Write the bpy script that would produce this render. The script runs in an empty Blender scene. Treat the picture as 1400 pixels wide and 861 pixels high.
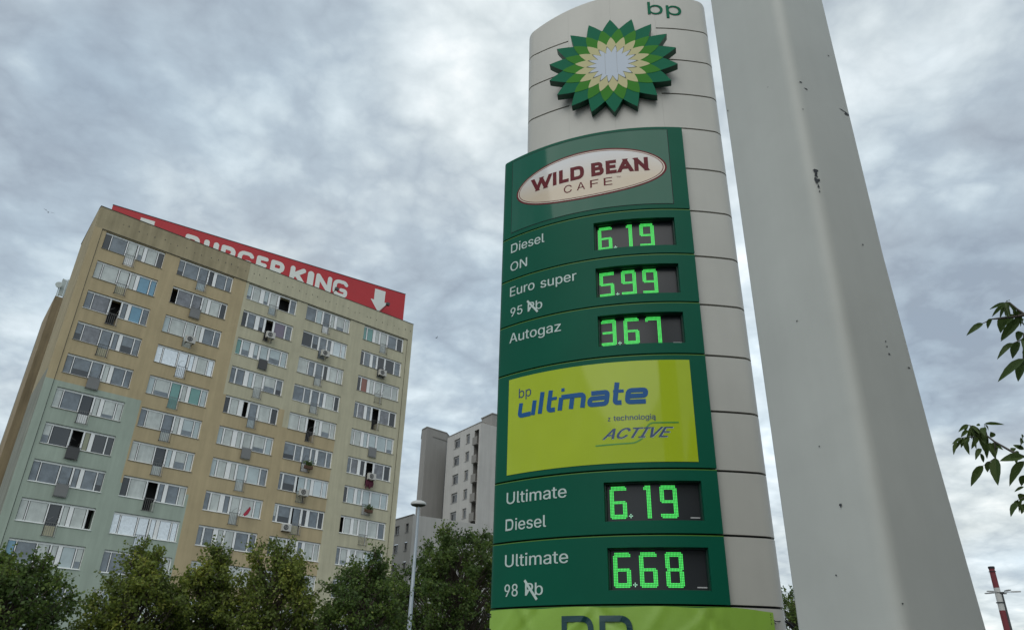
import bpy, math, random
import numpy as np
from mathutils import Vector, Matrix
rad, deg, sin, cos, pi = math.radians, math.degrees, math.sin, math.cos, math.pi
S = bpy.context.scene
# ------------------------------------------------------------------ camera
CAMH = 1.6
cd = bpy.data.cameras.new('camera'); cam = bpy.data.objects.new('camera', cd); S.collection.objects.link(cam)
cd.sensor_width = 36; cd.lens = 1022.89 / 1400 * 36; cd.clip_start = 0.05; cd.clip_end = 6000
PITCH, ROLL = 0.4706, 0.0254
F = Vector((0, cos(PITCH), sin(PITCH))); R0 = Vector((1, 0, 0)); U0 = Vector((0, -sin(PITCH), cos(PITCH)))
Rv = cos(ROLL) * R0 + sin(ROLL) * U0; Uv = -sin(ROLL) * R0 + cos(ROLL) * U0
m = Matrix((Rv, Uv, -F)).transposed().to_4x4(); m.translation = (0, 0, CAMH); cam.matrix_world = m
S.camera = cam
S.view_settings.view_transform = 'Standard'; S.view_settings.look = 'None'
S.view_settings.exposure = 0.6; S.view_settings.gamma = 1
# ------------------------------------------------------------------ world and sun (overcast)
SUN_AZ, SUN_EL = 198, 48            # azimuth measured from +Y towards +X
W = bpy.data.worlds.new('World'); S.world = W; W.use_nodes = True
nt = W.node_tree; nt.nodes.clear()
def N(t, tree=None, **k):
    n = (tree or nt).nodes.new(t)
    for a, b in k.items(): setattr(n, a, b)
    return n
def lk(a, b, tree=None): (tree or nt).links.new(a, b)
out = N('ShaderNodeOutputWorld'); mixs = N('ShaderNodeMixShader'); bg1 = N('ShaderNodeBackground'); bg2 = N('ShaderNodeBackground')
sky = N('ShaderNodeTexSky', sky_type='NISHITA', sun_disc=False, sun_elevation=rad(SUN_EL), sun_rotation=rad(SUN_AZ))
bg1.inputs['Strength'].default_value = 0.1
lk(sky.outputs[0], bg1.inputs[0]); lk(bg1.outputs[0], mixs.inputs[1]); lk(bg2.outputs[0], mixs.inputs[2]); lk(mixs.outputs[0], out.inputs[0])
tc = N('ShaderNodeTexCoord'); D = tc.outputs['Generated']
def math_(op, a, b=None, c=None, clamp=False):
    n = N('ShaderNodeMath', operation=op, use_clamp=clamp)
    for i, v in enumerate((a, b, c)):
        if v is None: continue
        if isinstance(v, (int, float)): n.inputs[i].default_value = v
        else: lk(v, n.inputs[i])
    return n.outputs[0]
sep = N('ShaderNodeSeparateXYZ'); lk(D, sep.inputs[0])
zz = math_('ADD', math_('MAXIMUM', sep.outputs[2], 0.0), 0.24)
px = math_('DIVIDE', sep.outputs[0], zz); py = math_('DIVIDE', sep.outputs[1], zz)
comb = N('ShaderNodeCombineXYZ'); lk(px, comb.inputs[0]); lk(py, comb.inputs[1])
def noise(scale, detail, rough, dist=0.0, off=(0, 0, 0), src=None, lac=2.0):
    mp = N('ShaderNodeMapping'); mp.inputs['Location'].default_value = off; lk(src or comb.outputs[0], mp.inputs[0])
    n = N('ShaderNodeTexNoise'); n.inputs['Scale'].default_value = scale; n.inputs['Detail'].default_value = detail
    n.inputs['Roughness'].default_value = rough; n.inputs['Distortion'].default_value = dist; n.inputs['Lacunarity'].default_value = lac
    lk(mp.outputs[0], n.inputs['Vector']); return n.outputs['Fac']
n_big = noise(1.3, 4, .5, .3, (3.1, 1.2, 0)); n_mid = noise(3.4, 8, .58, .35, (7.7, 2.9, 1)); n_fin = noise(10, 6, .6, .3, (1.3, 8.8, 2))
# large cloud masses: (azimuth, elevation, radius deg, brightness, blueness)
BL = [(-44, 33, 17, -.085, .1), (-40, 44, 14, -.03, .1), (-26, 40, 10, .0, 0), (-18, 34, 9, .05, -.1), (-10, 41, 9, .05, -.05), (-4.4, 46, 6, .11, -.1), (1, 47, 7, .09, -.2),
      (-3, 35, 8, .0, 0), (20, 40, 7, .18, 0), (19, 22, 8, .16, .25), (31, 38, 5.5, .15, 0), (36, 43, 7, .0, 0), (36, 28, 8.5, -.15, .12), (35, 20.5, 6, -.10, .25),
      (-6, 22, 9, -.06, .22), (-13.6, 30, 8, -.03, .05), (-7, 14, 7, .09, .1), (34, 15, 6, .06, .1), (32, 11.5, 3.5, .12, -.6), (33, 7.4, 2.2, .02, .6), (32, 4.5, 2.6, .10, -.6),
      (-35, 19, 8, .05, .15), (-35, 14, 6, .12, 0), (-31, 33, 9, -.02, .1), (19, 11, 5, .12, -.2)]
bs = bb = None
for az, el, r, br, bl in BL:
    d = (sin(rad(az)) * cos(rad(el)), cos(rad(az)) * cos(rad(el)), sin(rad(el)))
    dp = N('ShaderNodeVectorMath', operation='DOT_PRODUCT'); nv = N('ShaderNodeVectorMath', operation='NORMALIZE')
    lk(D, nv.inputs[0]); lk(nv.outputs[0], dp.inputs[0]); dp.inputs[1].default_value = d
    wob = math_('MULTIPLY_ADD', n_mid, 0.006 * r / 8, dp.outputs['Value'])
    mr = N('ShaderNodeMapRange', interpolation_type='SMOOTHERSTEP'); lk(wob, mr.inputs[0])
    mr.inputs[1].default_value = cos(rad(r * 1.7)) + .003 * r / 8; mr.inputs[2].default_value = 1.0 + .003 * r / 8
    v = mr.outputs[0]
    bs = math_('MULTIPLY_ADD', v, br, bs if bs is not None else 0.0); bb = math_('MULTIPLY_ADD', v, bl, bb if bb is not None else 0.0)
# cloud brightness
t = math_('MULTIPLY_ADD', math_('SUBTRACT', n_big, .5), .36, .505)
t = math_('MULTIPLY_ADD', math_('SUBTRACT', n_mid, .5), .42, t)
t = math_('MULTIPLY_ADD', math_('SUBTRACT', n_fin, .5), .16, t)
def billow(sc, off, det, dist):
    n_ = noise(sc, det, .5, dist, off); return math_('ABSOLUTE', math_('MULTIPLY_ADD', n_, 2.0, -1.0))       # rounded puffs with creases between
t = math_('MULTIPLY_ADD', math_('SUBTRACT', billow(4.2, (2.2, 6.1, 3), 7, .22), .16), .58, t)
t = math_('MULTIPLY_ADD', math_('SUBTRACT', billow(9.5, (4.2, 1.1, 8), 6, .2), .16), .32, t)
t = math_('ADD', t, math_('MULTIPLY', bs, 1.0), clamp=True)
ramp = N('ShaderNodeValToRGB'); lk(t, ramp.inputs[0]); cr = ramp.color_ramp
while len(cr.elements) < 5: cr.elements.new(.5)
for e, (p, c) in zip(cr.elements, [(.2, (.28, .32, .37)), (.42, (.39, .45, .50)), (.56, (.515, .58, .615)), (.72, (.665, .73, .76)), (.93, (.93, .95, .96))]):
    e.position = p; e.color = (*c, 1)
# blueness tint
nb = math_('MULTIPLY_ADD', math_('SUBTRACT', noise(2.2, 4, .5, .2, (5, 9, 4)), .5), 1.4, bb)
tint = N('ShaderNodeValToRGB'); lk(math_('MULTIPLY_ADD', nb, .36, .5, clamp=True), tint.inputs[0]); c2 = tint.color_ramp
c2.elements[0].position = .12; c2.elements[0].color = (1.05, 1.0, .92, 1); c2.elements[1].position = .92; c2.elements[1].color = (.87, 1.0, 1.10, 1)
em = c2.elements.new(.5); em.color = (1, 1, 1, 1)
mm = N('ShaderNodeMix', data_type='RGBA', blend_type='MULTIPLY'); mm.inputs[0].default_value = 1
lk(ramp.outputs[0], mm.inputs[6]); lk(tint.outputs[0], mm.inputs[7]); lk(mm.outputs[2], bg2.inputs[0])
bg2.inputs['Strength'].default_value = 0.84
mixs.inputs[0].default_value = 0.95
sd = bpy.data.lights.new('sun', 'SUN'); sd.energy = 0.85; sd.angle = rad(60); sd.color = (1, .96, .9)
so = bpy.data.objects.new('sun', sd); S.collection.objects.link(so)
sv = Vector((sin(rad(SUN_AZ)) * cos(rad(SUN_EL)), cos(rad(SUN_AZ)) * cos(rad(SUN_EL)), sin(rad(SUN_EL))))
so.rotation_euler = sv.to_track_quat('Z', 'Y').to_euler(); so.location = (0, 0, 60)

# ------------------------------------------------------------------ helpers
COL = S.collection
def mk(name, V, Fc, mats, parent=None, mi=None, smooth=False, angle=35, loc=None):
    me = bpy.data.meshes.new(name); me.from_pydata([tuple(v) for v in V], [], Fc)
    if not isinstance(mats, (list, tuple)): mats = [mats]
    for m_ in mats: me.materials.append(m_)
    if mi is not None: me.polygons.foreach_set('material_index', np.array(mi, dtype=np.int32))
    if smooth:
        me.polygons.foreach_set('use_smooth', np.ones(len(me.polygons), dtype=bool)); me.update(); me.set_sharp_from_angle(angle=rad(angle))
    me.update(); o = bpy.data.objects.new(name, me); COL.objects.link(o)
    if parent: o.parent = parent
    if loc: o.location = loc
    return o
def tag(o, label=None, cat=None, group=None, kind=None):
    if label: o['label'] = label
    if cat: o['category'] = cat
    if group: o['group'] = group
    if kind: o['kind'] = kind
    return o
def thing(name, label, cat, loc=(0, 0, 0), rz=0, group=None):
    o = bpy.data.objects.new(name, None); COL.objects.link(o); o.location = loc; o.rotation_euler = (0, 0, rz); o.empty_display_size = .2
    return tag(o, label, cat, group)
class MB:
    def __init__(s): s.V = []; s.F = []; s.M = []
    def face(s, pts, m=0):
        b = len(s.V); s.V += [tuple(p) for p in pts]; s.F.append(tuple(range(b, b + len(pts)))); s.M.append(m)
    def box(s, x0, x1, y0, y1, z0, z1, m=0):
        b = len(s.V)
        s.V += [(x0, y0, z0), (x1, y0, z0), (x1, y1, z0), (x0, y1, z0), (x0, y0, z1), (x1, y0, z1), (x1, y1, z1), (x0, y1, z1)]
        s.F += [(b, b+3, b+2, b+1), (b+4, b+5, b+6, b+7), (b, b+1, b+5, b+4), (b+1, b+2, b+6, b+5), (b+2, b+3, b+7, b+6), (b+3, b, b+4, b+7)]; s.M += [m] * 6
    def prism(s, poly, z0, z1, m=0, z1f=None):
        n = len(poly); b = len(s.V)
        s.V += [(x, y, z0) for x, y in poly] + [(x, y, z1) for x, y in poly]
        s.F.append(tuple(range(b + n - 1, b - 1, -1))); s.F.append(tuple(range(b + n, b + 2 * n)))
        for i in range(n):
            j = (i + 1) % n; s.F.append((b + i, b + j, b + n + j, b + n + i))
        s.M += [m] * (n + 2)
    def tube(s, pts, rs, k=6, m=0, cap=True):
        pts = [Vector(p) for p in pts]; b = len(s.V); n = len(pts)
        if not isinstance(rs, (list, tuple)): rs = [rs] * n
        up = Vector((.31, .17, .93)).normalized()
        for i, p in enumerate(pts):
            d = (pts[min(i+1, n-1)] - pts[max(i-1, 0)]).normalized()
            a = d.cross(up)
            if a.length < .1: a = d.cross(Vector((1, 0, 0)))
            a.normalize(); c = d.cross(a)
            for j in range(k):
                t_ = 2 * pi * j / k; s.V.append(tuple(p + (a * cos(t_) + c * sin(t_)) * rs[i]))
        for i in range(n - 1):
            for j in range(k):
                j2 = (j + 1) % k; s.F.append((b+i*k+j, b+(i+1)*k+j, b+(i+1)*k+j2, b+i*k+j2)); s.M.append(m)
        if cap:
            s.F.append(tuple(b + j for j in range(k))); s.F.append(tuple(b + (n-1)*k + k - 1 - j for j in range(k))); s.M += [m, m]
    def build(s, name, mats, parent=None, smooth=False, angle=35, loc=None):
        return mk(name, s.V, s.F, mats, parent, s.M if isinstance(mats, (list, tuple)) else None, smooth, angle, loc)

# ------------------------------------------------------------------ materials
def mat(name, col, rough=.6, spec=.5, metal=0, var=0, vscale=3, streak=0, bump=0, bscale=30, coat=0, emis=None, estr=1, coord='Object', dirt=None, aniso=(1, 1, 1)):
    M = bpy.data.materials.new(name); M.use_nodes = True; T = M.node_tree; b = T.nodes['Principled BSDF']
    b.inputs['Base Color'].default_value = (*col, 1); b.inputs['Roughness'].default_value = rough; b.inputs['Metallic'].default_value = metal
    b.inputs['Specular IOR Level'].default_value = spec; b.inputs['Coat Weight'].default_value = coat; b.inputs['Coat Roughness'].default_value = .04
    if emis: b.inputs['Emission Color'].default_value = (*emis, 1); b.inputs['Emission Strength'].default_value = estr
    if var or bump or streak:
        co = N('ShaderNodeTexCoord', T)
        src = N('ShaderNodeNewGeometry', T).outputs['Position'] if coord == 'World' else co.outputs[coord]
    last = None
    def ns(scale, detail=5, sc=(1, 1, 1)):
        mp = N('ShaderNodeMapping', T); mp.inputs['Scale'].default_value = sc; lk(src, mp.inputs[0], T)
        n = N('ShaderNodeTexNoise', T); n.inputs['Scale'].default_value = scale; n.inputs['Detail'].default_value = detail; n.inputs['Roughness'].default_value = .6
        lk(mp.outputs[0], n.inputs['Vector'], T); return n.outputs['Fac']
    def mulby(prev, fac, lo, hi, a=.3, c=.7):
        mr = N('ShaderNodeMapRange', T); lk(fac, mr.inputs[0], T); mr.inputs[1].default_value = a; mr.inputs[2].default_value = c; mr.inputs[3].default_value = lo; mr.inputs[4].default_value = hi
        mx = N('ShaderNodeMix', T, data_type='RGBA', blend_type='MULTIPLY'); mx.inputs[0].default_value = 1
        if prev is None: mx.inputs[6].default_value = (*col, 1)
        else: lk(prev, mx.inputs[6], T)
        lk(mr.outputs[0], mx.inputs[7], T); return mx.outputs[2]
    if var: last = mulby(last, ns(vscale), 1 - var, 1 + var)
    if streak:
        last = mulby(last, ns(1.0, 6, (1.7, 1.7, .16)), 1 - streak, 1 + streak * .4)
        last = mulby(last, ns(1.0, 5, (4.3, 4.3, .3)), 1 - streak * .35, 1 + streak * .1, .35, .65)
    if dirt:
        amt, dscale, dcol = dirt
        f = ns(dscale, 8); mr = N('ShaderNodeMapRange', T); lk(f, mr.inputs[0], T); mr.inputs[1].default_value = .60; mr.inputs[2].default_value = .75; mr.inputs[4].default_value = amt
        mx = N('ShaderNodeMix', T, data_type='RGBA'); lk(mr.outputs[0], mx.inputs[0], T)
        if last is None: mx.inputs[6].default_value = (*col, 1)
        else: lk(last, mx.inputs[6], T)
        mx.inputs[7].default_value = (*dcol, 1); last = mx.outputs[2]
    if last is not None: lk(last, b.inputs['Base Color'], T)
    if bump:
        bp = N('ShaderNodeBump', T); bp.inputs['Strength'].default_value = bump; bp.inputs['Distance'].default_value = .02
        lk(ns(bscale, 4), bp.inputs['Height'], T); lk(bp.outputs[0], b.inputs['Normal'], T)
    return M
def leafmat(name, ramp_, trans=.42):
    M = bpy.data.materials.new(name); M.use_nodes = True; T = M.node_tree; b = T.nodes['Principled BSDF']; o = T.nodes['Material Output']
    g = N('ShaderNodeNewGeometry', T); r = N('ShaderNodeValToRGB', T)
    n = N('ShaderNodeTexNoise', T); n.inputs['Scale'].default_value = .9; n.inputs['Detail'].default_value = 3; lk(g.outputs['Position'], n.inputs['Vector'], T)
    a = N('ShaderNodeMath', T, operation='MULTIPLY_ADD'); lk(n.outputs['Fac'], a.inputs[0], T); a.inputs[1].default_value = 1.6; a.inputs[2].default_value = -.55
    a2 = N('ShaderNodeMath', T, operation='MULTIPLY_ADD'); lk(g.outputs['Random Per Island'], a2.inputs[0], T); a2.inputs[1].default_value = .5; lk(a.outputs[0], a2.inputs[2], T)
    lk(a2.outputs[0], r.inputs[0], T)
    while len(r.color_ramp.elements) < len(ramp_): r.color_ramp.elements.new(.5)
    for e, (p, c) in zip(r.color_ramp.elements, ramp_): e.position = p; e.color = (*c, 1)
    lk(r.outputs[0], b.inputs['Base Color'], T); b.inputs['Roughness'].default_value = .55; b.inputs['Specular IOR Level'].default_value = .3
    tr = N('ShaderNodeBsdfTranslucent', T); lk(r.outputs[0], tr.inputs[0], T); mx = N('ShaderNodeMixShader', T); mx.inputs[0].default_value = trans
    lk(b.outputs[0], mx.inputs[1], T); lk(tr.outputs[0], mx.inputs[2], T); lk(mx.outputs[0], o.inputs[0], T)
    return M
M_green = mat('green_panel_paint', (.0015, .092, .052), .42, .12, var=.06, vscale=1.5)
M_greenacr = mat('green_acrylic', (.002, .105, .06), .08, .30, var=.04, vscale=1)
M_lime = mat('lime_trim', (.07, .20, .015), .4)
M_clad = mat('cream_cladding', (.47, .46, .41), .38, .5, var=.05, vscale=1.2, streak=.07, coord='Object')
M_dark = mat('dark_gap', (.012, .012, .014), .8)
M_yellow = mat('lime_yellow_acrylic', (.39, .50, .02), .07, .32, var=.03, vscale=2)
M_blue = mat('blue_lettering', (.006, .09, .27), .4, .25)
M_navy = mat('navy_lettering', (.015, .05, .15), .35)
M_letter = mat('pale_lettering', (.50, .60, .56), .5, var=.06, vscale=8)
M_maroon = mat('maroon_print', (.125, .008, .014), .4, .15)
M_cream = mat('cream_print', (.62, .55, .44), .1)
M_screen = mat('display_glass', (.024, .027, .030), .28, .35)
M_bezel = mat('display_bezel', (.002, .035, .022), .5)
M_led = mat('green_led', (.02, .3, .05), .5, emis=(.05, .52, .08), estr=1.0)
M_ledw = mat('pale_led', (.3, .5, .4), .5, emis=(.2, .45, .28), estr=.8)
M_strip = mat('silver_strip', (.5, .5, .5), .3)
M_h1 = mat('helios_dark_green', (.001, .125, .062), .6, .12, var=.05, vscale=3)
M_h2 = mat('helios_mid_green', (.04, .20, .018), .6, .12, var=.05, vscale=3)
M_h3 = mat('helios_cream', (.50, .47, .25), .5, .15)
M_h4 = mat('helios_white', (.45, .51, .58), .4, .3)
M_hs = mat('helios_edge_green', (.002, .07, .035), .4)
M_hb = mat('helios_outline', (.05, .06, .02), .5)
M_banner = mat('lime_banner_vinyl', (.25, .43, .05), .35, .5, var=.05, vscale=4, bump=.12, bscale=9)
M_bprint = mat('dark_teal_print', (.008, .05, .055), .4)
M_post = mat('grey_white_post_paint', (.50, .515, .475), .5, .3, var=.06, vscale=1.3, streak=.06, bump=.05, bscale=180, dirt=None)
M_chip = mat('chipped_paint_primer', (.035, .04, .045), .8)
M_ochre = mat('ochre_render', (.49, .40, .245), .9, .2, var=.07, vscale=.5, streak=.13, bump=.2, bscale=14)
M_tan = mat('weathered_tan_render', (.39, .335, .215), .9, .2, var=.10, vscale=.7, streak=.22, bump=.2, bscale=14)
M_beige = mat('beige_render', (.53, .50, .36), .9, .2, var=.07, vscale=.6, streak=.15, bump=.2, bscale=14)
M_sage = mat('sage_green_render', (.385, .45, .38), .9, .2, var=.06, vscale=.5, streak=.13, bump=.2, bscale=14)
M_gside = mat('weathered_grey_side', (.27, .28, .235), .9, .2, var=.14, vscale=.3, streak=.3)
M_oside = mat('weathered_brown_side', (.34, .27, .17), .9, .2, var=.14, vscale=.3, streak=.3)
M_int = mat('room_darkness', (.012, .012, .012), .9)
M_frame = mat('white_window_frame', (.86, .87, .86), .4, var=.05, vscale=2)
M_metal = mat('grey_railing', (.20, .20, .195), .5, .5, .3)
M_metald = mat('dark_railing', (.06, .06, .06), .5)
M_sill = mat('sill_metal', (.25, .23, .19), .5)
M_coping = mat('roof_coping', (.05, .05, .045), .6)
def pane(name, col, var=.12, vs=1.2, rough=.06, streak=0, spec=.8): return mat(name, col, rough, spec, var=var, vscale=vs, streak=streak)
PM = dict(d=pane('pane_dark', (.035, .04, .045)), g=pane('pane_grey_blue', (.17, .20, .225), .3, 1.6), c=pane('pane_lace_curtain', (.22, .23, .25), .3, 3, streak=.35),
          w=pane('pane_white_curtain', (.56, .60, .57), .12, 2, streak=.2), l=pane('pane_light_blind', (.45, .53, .54), .12), b=pane('pane_blue_reflection_tint', (.16, .33, .45), .1),  # b panes carry a blue reflection painted into their colour
          t=pane('pane_teal_blind', (.16, .34, .31), .1), r=pane('pane_rust_curtain', (.26, .09, .06), .1), p=pane('pane_mauve_curtain', (.17, .14, .19), .15),
          y=pane('pane_olive_curtain', (.25, .26, .16), .1), L=pane('pane_bright_reflection', (.62, .70, .72), .1),  # L panes: bright white reflections painted into the pane colour
          f=mat('foil_lining', (.80, .85, .88), .22, .6, .35, var=.12, vscale=6, bump=1.0, bscale=3.2))
M_brick = mat('asphalt', (.05, .05, .052), .9, var=.2, vscale=.5, bump=.3, bscale=60, coord='World')
M_red = mat('red_sign_board', (.46, .022, .028), .5, var=.05, vscale=.4)
M_signw = mat('white_sign_letter', (.72, .76, .72), .5)
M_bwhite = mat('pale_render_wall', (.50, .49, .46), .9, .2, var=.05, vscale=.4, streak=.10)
M_bdkgrey = mat('grey_render_wall', (.30, .29, .27), .9, .2, var=.05, vscale=.2, streak=.08)  # the stair tower's own dark grey paint, reused on copings
M_bgrey = mat('balcony_grey', (.23, .22, .20), .8)
M_wdark = mat('window_dark_glass', (.06, .065, .07), .08, .8)
M_wfr = mat('window_grey_frame', (.30, .30, .29), .5)
M_chr = mat('chimney_red', (.17, .03, .035), .8, var=.08, vscale=.2); M_chw = mat('chimney_white', (.50, .50, .47), .8, var=.06, vscale=.2); M_chd = mat('chimney_soot', (.03, .035, .04), .9)
M_galv = mat('galvanised_steel', (.34, .38, .41), .45, .5, .4, var=.08, vscale=3)
M_lamp = mat('lamp_housing', (.42, .43, .42), .4); M_lampd = mat('lamp_underside', (.05, .05, .05), .3)
M_bark = mat('bark', (.07, .055, .04), .9, var=.25, vscale=6, bump=.5, bscale=20)
M_twig = mat('twig_bark', (.10, .09, .075), .8, var=.2, vscale=20)
M_leaf = [leafmat('linden_leaves', [(.0, (0.063, 0.096, 0.022)), (.45, (0.129, 0.174, 0.035)), (.8, (0.221, 0.261, 0.044)), (1, (0.316, 0.314, 0.062))]),
          leafmat('linden_leaves_deep', [(.0, (0.045, 0.079, 0.023)), (.5, (0.086, 0.140, 0.033)), (.85, (0.150, 0.208, 0.041)), (1, (0.221, 0.252, 0.055))])]
M_ash = leafmat('ash_leaves', [(.0, (.04, .07, .025)), (.5, (.06, .10, .026)), (.85, (.08, .11, .02)), (1, (.16, .14, .02))], .3)
M_ac = mat('ac_casing', (.52, .51, .47), .5); M_acd = mat('ac_grille', (.07, .07, .07), .6)
M_cloth = mat('dark_red_cloth', (.09, .012, .03), .8); M_flag = mat('red_flag', (.36, .02, .05), .7)
M_bird = mat('bird_plumage', (.04, .04, .045), .8); M_ant = mat('antenna_panel', (.48, .54, .52), .5)
M_grass = mat('grass', (.05, .08, .025), .95, var=.3, vscale=2, coord='World'); M_conc = mat('pavement_concrete', (.30, .29, .27), .9, var=.1, vscale=2, coord='World')
M_wood = mat('planter', (.10, .05, .03), .8)

# ------------------------------------------------------------------ ground
g = MB(); g.face([(-2500, -2500, 0), (2500, -2500, 0), (2500, 2500, 0), (-2500, 2500, 0)]); tag(g.build('ground', M_brick), kind='structure')
g = MB(); g.prism([(-60, 17), (30, 17), (30, 48), (-60, 48)], .004, .12); tag(g.build('lawn', M_grass), kind='structure')
g = MB(); g.prism([(-60, 14.6), (30, 14.6), (30, 16.99), (-60, 16.99)], .004, .13); tag(g.build('pavement', M_conc), kind='structure')

# ------------------------------------------------------------------ text helper
FONT = None
try:
    import os
    fp_ = os.path.join(bpy.utils.system_resource('DATAFILES', path='fonts'), 'Inter.woff2')      # the sans face that ships inside Blender
    if os.path.exists(fp_): FONT = bpy.data.fonts.load(fp_)
except Exception: FONT = None
def text_mesh(s, bold=0.0, shear=0.0, res=4):
    cu = bpy.data.curves.new('t', 'FONT'); cu.body = s
    if FONT: cu.font = FONT
    cu.size = 1.0; cu.offset = bold; cu.shear = shear; cu.resolution_u = res; cu.fill_mode = 'FRONT'
    ob = bpy.data.objects.new('t', cu); COL.objects.link(ob); bpy.context.view_layer.update()
    dg = bpy.context.evaluated_depsgraph_get(); me = bpy.data.meshes.new_from_object(ob.evaluated_get(dg))
    V = np.array([v.co[:] for v in me.vertices]); Fc = [tuple(p.vertices) for p in me.polygons]
    bpy.data.objects.remove(ob); bpy.data.curves.remove(cu); bpy.data.meshes.remove(me)
    return V[:, :2], Fc
GLY = dict(
 B=[([(0, 0), (0, 1)], 0), ([(0, 1), (.86, 1), (.86, .53), (0, .53)], .24), ([(0, .53), (1, .53), (1, 0), (0, 0)], .26)],
 U=[([(0, 1), (0, 0), (1, 0), (1, 1)], .48)], R=[([(0, 0), (0, 1)], 0), ([(0, 1), (.95, 1), (.95, .46), (0, .46)], .27), ([(.45, .46), (1, 0)], 0)],
 G=[([(1, .86), (.86, 1), (0, 1), (0, 0), (1, 0), (1, .40), (.60, .40)], .42)], E=[([(0, 0), (0, 1)], 0), ([(0, 1), (.95, 1)], 0), ([(0, .52), (.85, .52)], 0), ([(0, 0), (1, 0)], 0)],
 K=[([(0, 0), (0, 1)], 0), ([(.95, 1), (.08, .45)], 0), ([(.35, .62), (1, 0)], 0)], I=[([(.5, 0), (.5, 1)], 0)], N=[([(0, 0), (0, 1)], 0), ([(0, 1), (1, 0)], 0), ([(1, 0), (1, 1)], 0)],
 W=[([(0, 1), (.26, 0)], 0), ([(.26, 0), (.5, .95)], 0), ([(.5, .95), (.74, 0)], 0), ([(.74, 0), (1, 1)], 0)], L=[([(0, 1), (0, 0)], 0), ([(0, 0), (1, 0)], 0)],
 D=[([(0, 0), (0, 1)], 0), ([(0, 1), (1, 1), (1, 0), (0, 0)], .46)], A=[([(0, 0), (.5, 1)], 0), ([(.5, 1), (1, 0)], 0), ([(.18, .3), (.82, .3)], 0)])
def glyph(ch, x0, x1, y0, y1, w, cap='butt'):
    '''thick-stroke capital in the box; returns list of (verts2d, faces), one per stroke'''
    out_ = []; X0, X1, Y0, Y1 = x0 + w / 2, x1 - w / 2, y0 + w / 2, y1 - w / 2
    if ch == 'I': X0 = X1 = (x0 + x1) / 2
    hh = Y1 - Y0
    for pts, rnd in GLY[ch]:
        P = [Vector((X0 + x * (X1 - X0), Y0 + y * hh)) for x, y in pts]; Q = [P[0]]
        for k in range(1, len(P) - 1):
            a, b, c = P[k-1], P[k], P[k+1]; r_ = min(rnd * hh, (a-b).length * .49, (c-b).length * .49); p1 = b + (a - b).normalized() * r_; p2 = b + (c - b).normalized() * r_
            for q in range(7): t_ = q / 6; Q.append(p1 * (1-t_)**2 + b * 2 * t_ * (1-t_) + p2 * t_**2)
        Q.append(P[-1])
        if cap == 'butt':
            d = (Q[0] - Q[1]).normalized(); Q[0] = Q[0] + d * w / 2; d = (Q[-1] - Q[-2]).normalized(); Q[-1] = Q[-1] + d * w / 2
            # keep ends of diagonals inside the cap height
            for e_ in (0, -1): Q[e_].y = min(max(Q[e_].y, y0), y1)
        V = []; n = len(Q)
        for k in range(n):
            d0 = (Q[k] - Q[k-1]).normalized() if k else (Q[1] - Q[0]).normalized(); d1 = (Q[k+1] - Q[k]).normalized() if k < n - 1 else d0
            d = (d0 + d1).normalized(); nn = Vector((-d.y, d.x)); sc = 1 / max(.6, d.dot(d0))
            if cap == 'butt' and k in (0, n - 1) and abs(d.x) > .05 and abs(d.y) > .5: V += [Q[k] + Vector((-w / 2 / abs(d.y) * (1 if d.y > 0 else -1), 0)), Q[k] + Vector((w / 2 / abs(d.y) * (1 if d.y > 0 else -1), 0))]
            else: V += [Q[k] + nn * w / 2 * sc, Q[k] - nn * w / 2 * sc]
        Fc = [(2*k+1, 2*k+3, 2*k+2, 2*k) for k in range(n - 1)]
        if cap == 'round':
            for e_, dq in ((0, Q[0] - Q[1]), (n - 1, Q[-1] - Q[-2])):
                a0 = math.atan2(dq.y, dq.x); b0 = len(V); V += [Q[e_] + Vector((cos(a0 - pi / 2 + pi * i / 8), sin(a0 - pi / 2 + pi * i / 8))) * w / 2 for i in range(9)]; Fc.append(tuple(range(b0, b0 + 9)))
        out_.append(([(v.x, v.y) for v in V], Fc))
    return out_
def glyph_mesh(ch, x0, x1, y0, y1, w, cap, put):
    '''all strokes of one letter in one mesh; put(x, y, layer) gives the 3-D point'''
    V = []; Fc = []
    for li, (v2, f2) in enumerate(glyph(ch, x0, x1, y0, y1, w, cap)):
        b = len(V); V += [put(x, y, li) for x, y in v2]; Fc += [tuple(i + b for i in f) for f in f2]
    return V, Fc
def clip01(V, x0, x1, y0, y1):
    a, b = V.min(0), V.max(0); q = (V - a) / (b - a); return np.stack([x0 + q[:, 0] * (x1 - x0), y0 + q[:, 1] * (y1 - y0)], 1)
def text_fit(s, x0, x1, base, cap, bold=0.0, shear=0.0, ref=None):
    """fit width x0..x1; height so that capital height is cap with baseline at base"""
    V, Fc = text_mesh(s, bold, shear); H, _ = text_mesh(ref or 'H', bold)
    hy = H[:, 1].max() + bold * 0; x = (V[:, 0] - V[:, 0].min()) / (V[:, 0].max() - V[:, 0].min()) * (x1 - x0) + x0
    y = V[:, 1] / hy * cap + base
    return np.stack([x, y], 1), Fc

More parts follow.
